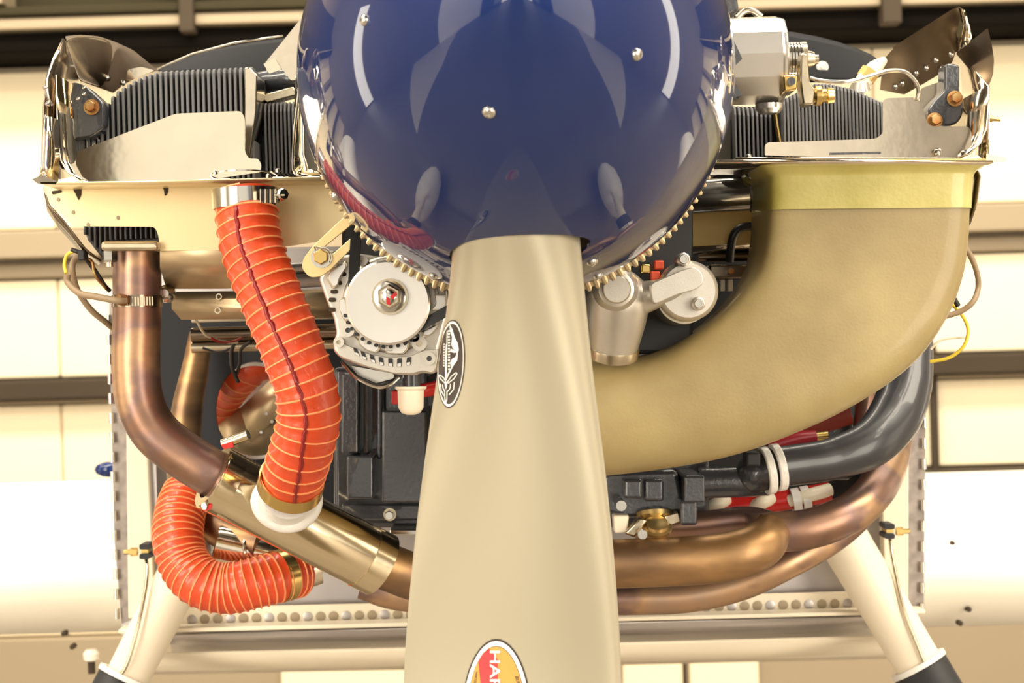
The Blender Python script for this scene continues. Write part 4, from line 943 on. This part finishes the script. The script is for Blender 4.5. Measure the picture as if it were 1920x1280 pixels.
# black seals
def seal(label, top, bot, Y):
    o = surf('baffle_seal', [[(x, y, Y) for x, y in top], [(x, y, Y-.05) for x, y in bot]], M_SEAL, None, t=.003, sub=1); tag(o, label, 'rubber seal'); return o
seal('black curved rubber baffle seal at the upper left', [(288,132),(360,101),(440,80),(530,67),(620,58)], [(288,136),(360,136),(440,140),(530,150),(620,150)], 1.86)
sr = seal('black curved rubber baffle seal at the upper right', [(1290,40),(1430,46),(1540,64),(1600,84),(1664,112)], [(1290,160),(1430,160),(1540,158),(1600,160),(1664,150)], 1.86)
lathe('washer', [(R(12,1.82), 0), (R(11,1.82), .002), (R(4,1.82), .002), (R(4,1.82), .003)], P(1542, 126, 1.825), (0, -1, 0), M_RTV, sr, seg=20)
for x0 in (310,):
    surf('edge_trim', [[(288,131,1.862),(360,100,1.862),(440,79,1.862),(530,66,1.862)],[(288,132.5,1.862),(360,102,1.862),(440,81,1.862),(530,68,1.862)]], M_STEEL, bpy.data.objects['baffle_seal'], t=.004)
# ------------------------------------------------------------------ baffles, right
t = thing('front_baffle', 'brushed L-shaped front baffle plate at the right cylinder', 'baffle', P(1620, 300, 1.5))
plate('face', rnd([(1434,291,2),(1434,272,5),(1440,267,4),(1643,260,10),(1655,250,5),(1655,190,6),(1662,184,5),(1718,182,8),(1728,194),(1737,228,8),(1746,237,8),(1816,237,8),(1822,248),(1822,284,6),(1798,297),(1620,297)], 5), 1.50, M_ALUB, t, t=.0018)
channel('inlet_ramp', [(1380,296),(1500,296),(1620,297),(1690,297),(1790,297),(1818,288),(1838,268),(1850,240),(1853,200),(1854,160)], 1.475, 1.60, M_ALUB, t)
channel('ledge', [(1340,302),(1600,302),(1862,303)], 1.455, 1.56, M_ALUB, t, t=.0025)
plate('slot', [(1556,286),(1652,284),(1652,288),(1556,290)], 1.4985, M_DARK, t, t=.001)
for x, y in ((1404,295),(1758,284),(1808,287)): lathe('rivet', [(R(7,1.49), 0), (R(6,1.49), .002), (R(2,1.49), .004)], P(x, y, 1.495), (0, -1, .2), M_STEEL, t, seg=12)
t = thing('side_baffle', 'dark polished side baffle with two pointed flaps at the upper right', 'baffle', P(1840, 300, 1.6))
plate('rear_flap', rnd([(1655,130,2),(1660,108,3),(1676,90,2),(1674,88,1),(1740,46,2),(1787,16,4),(1797,14,3),(1801,30),(1794,60),(1792,98,2),(1785,118),(1760,140),(1730,158),(1696,177,2),(1650,168,2)], 4), 1.70, M_ALUD, t, tilt=(1725, 140, -.00005, .00022))
surf('fold', [[(1797,13,1.69),(1800,32,1.69),(1794,62,1.69),(1792,99,1.69)],[(1809,20,1.64),(1816,45,1.63),(1821,70,1.62),(1805,98,1.63)]], M_ALU, t)
plate('outer_flap', rnd([(1793,100,2),(1852,52,3),(1860,85),(1864,112),(1862,140),(1855,158,2),(1852,190),(1840,205),(1826,178),(1818,130)], 5), 1.60, M_ALUD, t, tilt=(1835, 130, -.00025, .0002))
surf('wall', [[(1802,122,1.72),(1806,180,1.72),(1812,240,1.72),(1814,296,1.72)],[(1818,120,1.62),(1830,185,1.60),(1834,240,1.58),(1832,290,1.58)],[(1852,160,1.48),(1854,200,1.48),(1854,250,1.48),(1852,302,1.48)]], M_ALUB, t)
plate('foot', [(1850,288),(1888,296),(1884,303),(1850,302)], 1.46, M_CREAM, t)
plate('back_panel', rnd([(1728,165),(1771,150),(1771,175),(1752,190),(1738,228),(1724,200)], 4), 1.56, M_ALUB, t)
for x, y in ((1783,102),(1755,113),(1737,128),(1718,138),(1692,157),(1679,163),(1766,128)): lathe('rivet', [(R(5.5,1.7), 0), (R(4.5,1.7), .002), (R(2,1.7), .003)], P(x, y, 1.698 + .00022*(y-140) - .00005*(x-1725)), (0, -1, 0), M_STEEL, t, seg=12)
lathe('side_bolt', [(R(6,1.5), 0), (R(6,1.5), .006), (R(4,1.5), .006), (R(4,1.5), .013)], P(1848, 222, 1.5), (1, 0, -.1), M_GOLD, t, seg=8)
surf('lower_edge', [[(1828,310,1.50),(1838,330,1.50),(1832,380,1.50),(1818,420,1.50)],[(1812,310,1.56),(1818,340,1.56),(1812,390,1.56),(1804,430,1.56)]], M_ALUD, t)
# ------------------------------------------------------------------ propeller governor
t = thing('propeller_governor', 'silver cylindrical propeller governor right of the spinner with spring and lever', 'governor', P(1420, 200, 1.5))
gc = P(1410, 114, 1.50); r = R(82, 1.5)
lathe('body', [(r*.9, -R(60,1.5)), (r, -R(56,1.5)), (r, R(46,1.5)), (r*.97, R(50,1.5)), (r*.97, R(58,1.5)), (r*.9, R(58,1.5))], gc, (1, 0, 0), M_MACH, t, seg=12, smooth=12, bevel=.0015)
for y in (70, 176): MB().add(g_px([(1370,y+2),(1377,y+8),(1392,y+40),(1372,y+58)] if y == 70 else [(1374,y-16),(1378,y-20),(1391,y+2),(1374,y+8)], 1.447, 1.47)).build('pocket', M_DARK, t)
mb = MB()
for i in range(6): mb.add(g_ring(R(33,1.5), R(27,1.5), -R(2,1.5), R(2,1.5), P(1471+i*6, 112, 1.50), (1, 0, .02), 28))
mb.build('spring', M_STEEL, t)
lathe('hub', [(R(22,1.5), -R(40,1.5)), (R(24,1.5), 0), (R(34,1.5), R(2,1.5)), (R(34,1.5), R(10,1.5)), (R(18,1.5), R(12,1.5)), (R(14,1.5), R(26,1.5)), (R(9,1.5), R(27,1.5)), (R(9,1.5), R(34,1.5))], P(1500, 112, 1.5), (1, 0, 0), M_ZINC, t, seg=20, smooth=25)
MB().add(g_px(rnd([(1502,98),(1514,100),(1518,150),(1530,170),(1526,196),(1506,196),(1500,150)], 5), 1.455, 1.475)).build('lever', M_ZINC, t, bevel=.002)
MB().add(g_px(rnd([(1468,140),(1496,140),(1494,168),(1470,172)], 5), 1.455, 1.49)).build('stop_block', M_GOLD, t, bevel=.002)
lathe('stop_screw', [(R(8,1.45), 0), (R(8,1.45), .006)], P(1484, 152, 1.45), (0, 1, 0), M_DARK, t, seg=12)
kn = P(1525, 180, 1.46)
lathe('rod_end', [(R(14,1.46), 0), (R(19,1.46), R(4,1.46)), (R(19,1.46), R(14,1.46)), (R(13,1.46), R(16,1.46)), (R(13,1.46), R(24,1.46)), (R(16,1.46), R(26,1.46)), (R(14,1.46), R(38,1.46))], kn, (1, 0, 0), M_GOLD, t, seg=16, smooth=25)
lathe('base_cap', [(R(26,1.5), 0), (R(26,1.5), R(10,1.5)), (R(18,1.5), R(18,1.5))], P(1442, 195, 1.5), (0, 0, -1), M_MACH, t, seg=20)
pipe('top_tube', [(1382,34,1.52),(1395,22,1.52),(1410,20,1.52),(1428,32,1.52)], .003, M_ZINC, t, seg=10)
MB().add(g_px([(1340,-30),(1380,-30),(1386,20),(1350,40)], 1.56, 1.6)).build('mount_pad', M_DARK, t, bevel=.003)
o = pipe('control_cable', [(1518,146,1.47),(1545,152,1.47),(1590,153,1.47),(1630,143,1.475),(1665,133,1.48),(1695,134,1.485),(1715,150,1.49),(1722,168,1.495),(1720,186,1.497)], .0019, M_STEEL, None, seg=10); tag(o, 'thin pale control cable arching from the governor to the right baffle', 'cable')
t = thing('spark_plug_lead', 'pale ignition lead elbow above the right cylinder fins', 'ignition lead', P(1630, 165, 1.64))
pipe('elbow', [(1608,170,1.62),(1622,148,1.62),(1640,128,1.64),(1656,114,1.66)], [R(13,1.63), R(16,1.63), R(15,1.63), R(8,1.63)], M_WHITE, t)
lathe('nut', [(R(18,1.62), 0), (R(18,1.62), .01)], P(1622, 148, 1.62), (.6, 0, .8), M_GOLD, t, seg=6, smooth=0)
lathe('pad', [(R(20,1.6), 0), (R(14,1.6), .008)], P(1612, 168, 1.61), (0, -.4, 1), M_MACH, t, seg=18)
# ------------------------------------------------------------------ right mid: oil cooler duct parts behind the spinner
t = thing('oil_cooler_spigot', 'chrome oil cooler spigot with clamp beside the fibreglass duct', 'pipe', P(1380, 400, 1.6))
pipe('spigot', [(1300,370,1.62),(1350,366,1.61),(1415,362,1.60)], R(32, 1.6), M_STEEL, t, seg=28)
lathe('clamp', [(R(34,1.6), 0), (R(38,1.6), .003), (R(38,1.6), .012), (R(34,1.6), .015)], P(1402, 362, 1.6), (1, 0, .05), M_STEEL, t, seg=28)
lathe('clamp_screw', [(R(12,1.56), 0), (R(12,1.56), .012)], P(1408, 330, 1.56), (.3, -.5, .8), M_STEEL, t, seg=10)
t = thing('rear_heat_shield', 'tan sheet heat shield seen between spinner and fibreglass duct', 'heat shield', P(1350, 470, 1.7))
MB().add(g_px([(1295,398),(1440,394),(1440,455),(1295,462)], 1.66, 1.665)).build('upper_sheet', M_TAN, t)
surf('bend', [[(1295,462,1.66),(1440,455,1.66)],[(1298,476,1.68),(1440,470,1.68)]], M_ALU, t)
t = thing('fuel_rail', 'grey bent tube and rails deep between starter and duct', 'tube', P(1380, 520, 1.72))
pipe('bent_tube', [(1420,424,1.64),(1392,426,1.64),(1376,440,1.64),(1370,465,1.645),(1368,490,1.65)], R(8, 1.64), M_PIPEB, t, seg=14)
pipe('rail', [(1310,482,1.70),(1440,480,1.70)], R(9, 1.7), M_ALUD, t, seg=14)
MB().add(g_px(rect(1330,496,1440,522), 1.68, 1.72)).build('channel', M_ALUD, t, bevel=.002)
lathe('bolt', [(R(6,1.66), 0), (R(6,1.66), .01)], P(1371, 508, 1.67), (0, 1, 0), M_BOLT, t, seg=6)
for x in (1355, 1370): MB().add(g_px(rect(x-4, 524, x+4, 545), 1.69, 1.7)).build('stand_off', M_PLAST, t)
# ------------------------------------------------------------------ left mid: parts behind the hose
t = thing('mount_channel', 'tan riveted channel behind the long orange hose', 'channel', P(420, 600, 1.6))
surf('channel', [[(324,548,1.60),(500,546,1.60),(640,542,1.60)],[(322,562,1.585),(500,560,1.585),(640,556,1.585)],[(322,578,1.585),(500,576,1.585),(640,572,1.585)],[(340,598,1.60),(500,597,1.60),(640,594,1.60)]], M_TANM, t)
for x, y in ((410,556),(408,582)): MB().add(g_ring(R(6,1.58), R(4,1.58), 0, .003, P(x, y, 1.582), (0, 1, 0), 16)).build('eyelet', M_ZINC, t)
lathe('ball_end', [(R(8,1.56), 0), (R(16,1.56), .004), (R(18,1.56), .012), (R(14,1.56), .02)], P(308, 550, 1.555), (0, 1, 0), M_STEEL, t, seg=20)
t = thing('engine_mount_tube', 'grey engine mount tubes crossing behind the orange hose', 'tube', P(500, 650, 1.75))
for y, r, m_ in ((588,13,M_WHITE),(624,14,M_ALUD),(648,10,M_ZINC),(500,10,M_GREYMET),(524,14,M_GREYMET)):
    pipe('tube', [(360 if y > 550 else 540, y+4, 1.78),(500 if y > 550 else 590, y, 1.78),(660, y-4, 1.78)], R(r, 1.78), m_, t, seg=16)
t = thing('firewall_blanket', 'dark blue grey plate with round opening behind the left exhaust', 'plate', P(460, 1000, 1.9))
o_ = [(290,560),(640,545),(640,1010),(420,1010),(330,880),(292,760)]
MB().add(with_slot(o_, ell(478, 770, 74, 92, 32), 1.90, 1.905)).build('plate', M_PLATE, t)
MB().add(g_ring(R(92,1.92), R(84,1.92), 0, .03, P(478, 770, 1.905), (0, 1, 0), 40)).build('opening_rim', M_STEEL, t)
t = thing('heat_box', 'silver riveted heater box seen through the round opening', 'box', P(470, 860, 1.97))
surf('face', [[(395,740,1.985),(450,765,1.97),(560,800,1.975)],[(395,880,1.985),(450,870,1.96),(560,880,1.97)]], M_TANM, t)
surf('fold', [[(450,765,1.97),(520,700,1.98),(560,700,1.98)],[(470,830,1.96),(540,760,1.97),(560,760,1.975)]], M_TANM, t)
for x, y in ((500,775),(490,810),(510,790)): lathe('rivet', [(R(3.5,1.95), 0), (R(3,1.95), .002)], P(x, y, 1.958), (0, -1, 0), M_STEEL, t, seg=10)
# ------------------------------------------------------------------ wires
t = thing('probe_wire', 'bundle of tan and yellow sensor wires beside the left exhaust pipe', 'wires', P(190, 640, 1.56))
pipe('probe_sleeve', [(126,515,1.53),(128,530,1.53),(150,550,1.52),(180,556,1.515),(218,563,1.51),(236,563,1.515)], R(6.5, 1.52), M_WIRE, t, seg=12)
pipe('tan_wire', [(150,478,1.55),(138,490,1.55),(136,510,1.55),(146,545,1.56),(170,580,1.57),(196,602,1.58),(212,615,1.59)], R(6, 1.55), M_WIRE, t, seg=12)
pipe('yellow_wire', [(140,470,1.54),(126,478,1.54),(121,495,1.535),(124,512,1.53)], R(3.4, 1.54), M_WIREY, t, seg=10)
pipe('black_wire', [(134,468,1.54),(150,474,1.54),(165,490,1.55),(180,510,1.555),(196,535,1.56),(206,545,1.565)], R(4.5, 1.55), M_WIREB, t, seg=10)
pipe('brown_wire', [(152,480,1.545),(172,490,1.55),(178,515,1.55),(198,540,1.56)], R(3, 1.55), M_BOLT, t, seg=10)
MB().add(g_px(rrect(146, 468, 158, 488, 4), 1.53, 1.545)).build('splice', M_BLACKR, t, bevel=.001)
t = thing('side_wire', 'looped brown and yellow wires beside the right edge of the duct', 'wires', P(1780, 680, 1.56))
pipe('brown_sleeve', [(1802,455,1.56),(1820,480,1.56),(1832,512,1.56),(1834,540,1.56),(1824,566,1.55),(1800,584,1.55),(1764,595,1.55)], R(5.5, 1.56), M_WIRE, t, seg=12)
pipe('yellow_wire', [(1776,562,1.58),(1800,586,1.57),(1812,606,1.57),(1815,625,1.57),(1806,650,1.57),(1780,670,1.575),(1744,678,1.58)], R(3.2, 1.57), M_WIREY, t, seg=10)
pipe('clear_tube', [(1810,632,1.58),(1780,634,1.58),(1760,640,1.58),(1745,655,1.58)], R(2.4, 1.58), M_WHITE, t, seg=8)
pipe('black_tail', [(1782,552,1.56),(1790,562,1.56),(1797,574,1.56)], R(5, 1.56), M_WIREB, t, seg=10)
t = thing('thermocouple_wire', 'thin dark wires hanging from the channel behind the orange hose', 'wires', P(445, 760, 1.75))
pipe('white_wire', [(368,600,1.62),(378,618,1.64),(390,630,1.66),(420,640,1.70),(445,642,1.72)], R(2.6, 1.65), M_WHITE, t, seg=8)
pipe('red_wire', [(388,628,1.66),(410,640,1.68),(436,640,1.71),(452,634,1.73)], R(2.2, 1.68), M_RED, t, seg=8)
pipe('dark_wire', [(440,640,1.72),(434,660,1.73),(436,690,1.74),(446,715,1.76)], R(4, 1.73), M_WIREB, t, seg=10)
pipe('dark_wire', [(470,640,1.72),(452,655,1.73),(450,680,1.74),(444,700,1.75)], R(3.2, 1.73), M_WIREB, t, seg=10)
pipe('loop_wire', [(380,652,1.74),(410,660,1.74),(440,650,1.74)], R(2.6, 1.74), M_WIREB, t, seg=8)
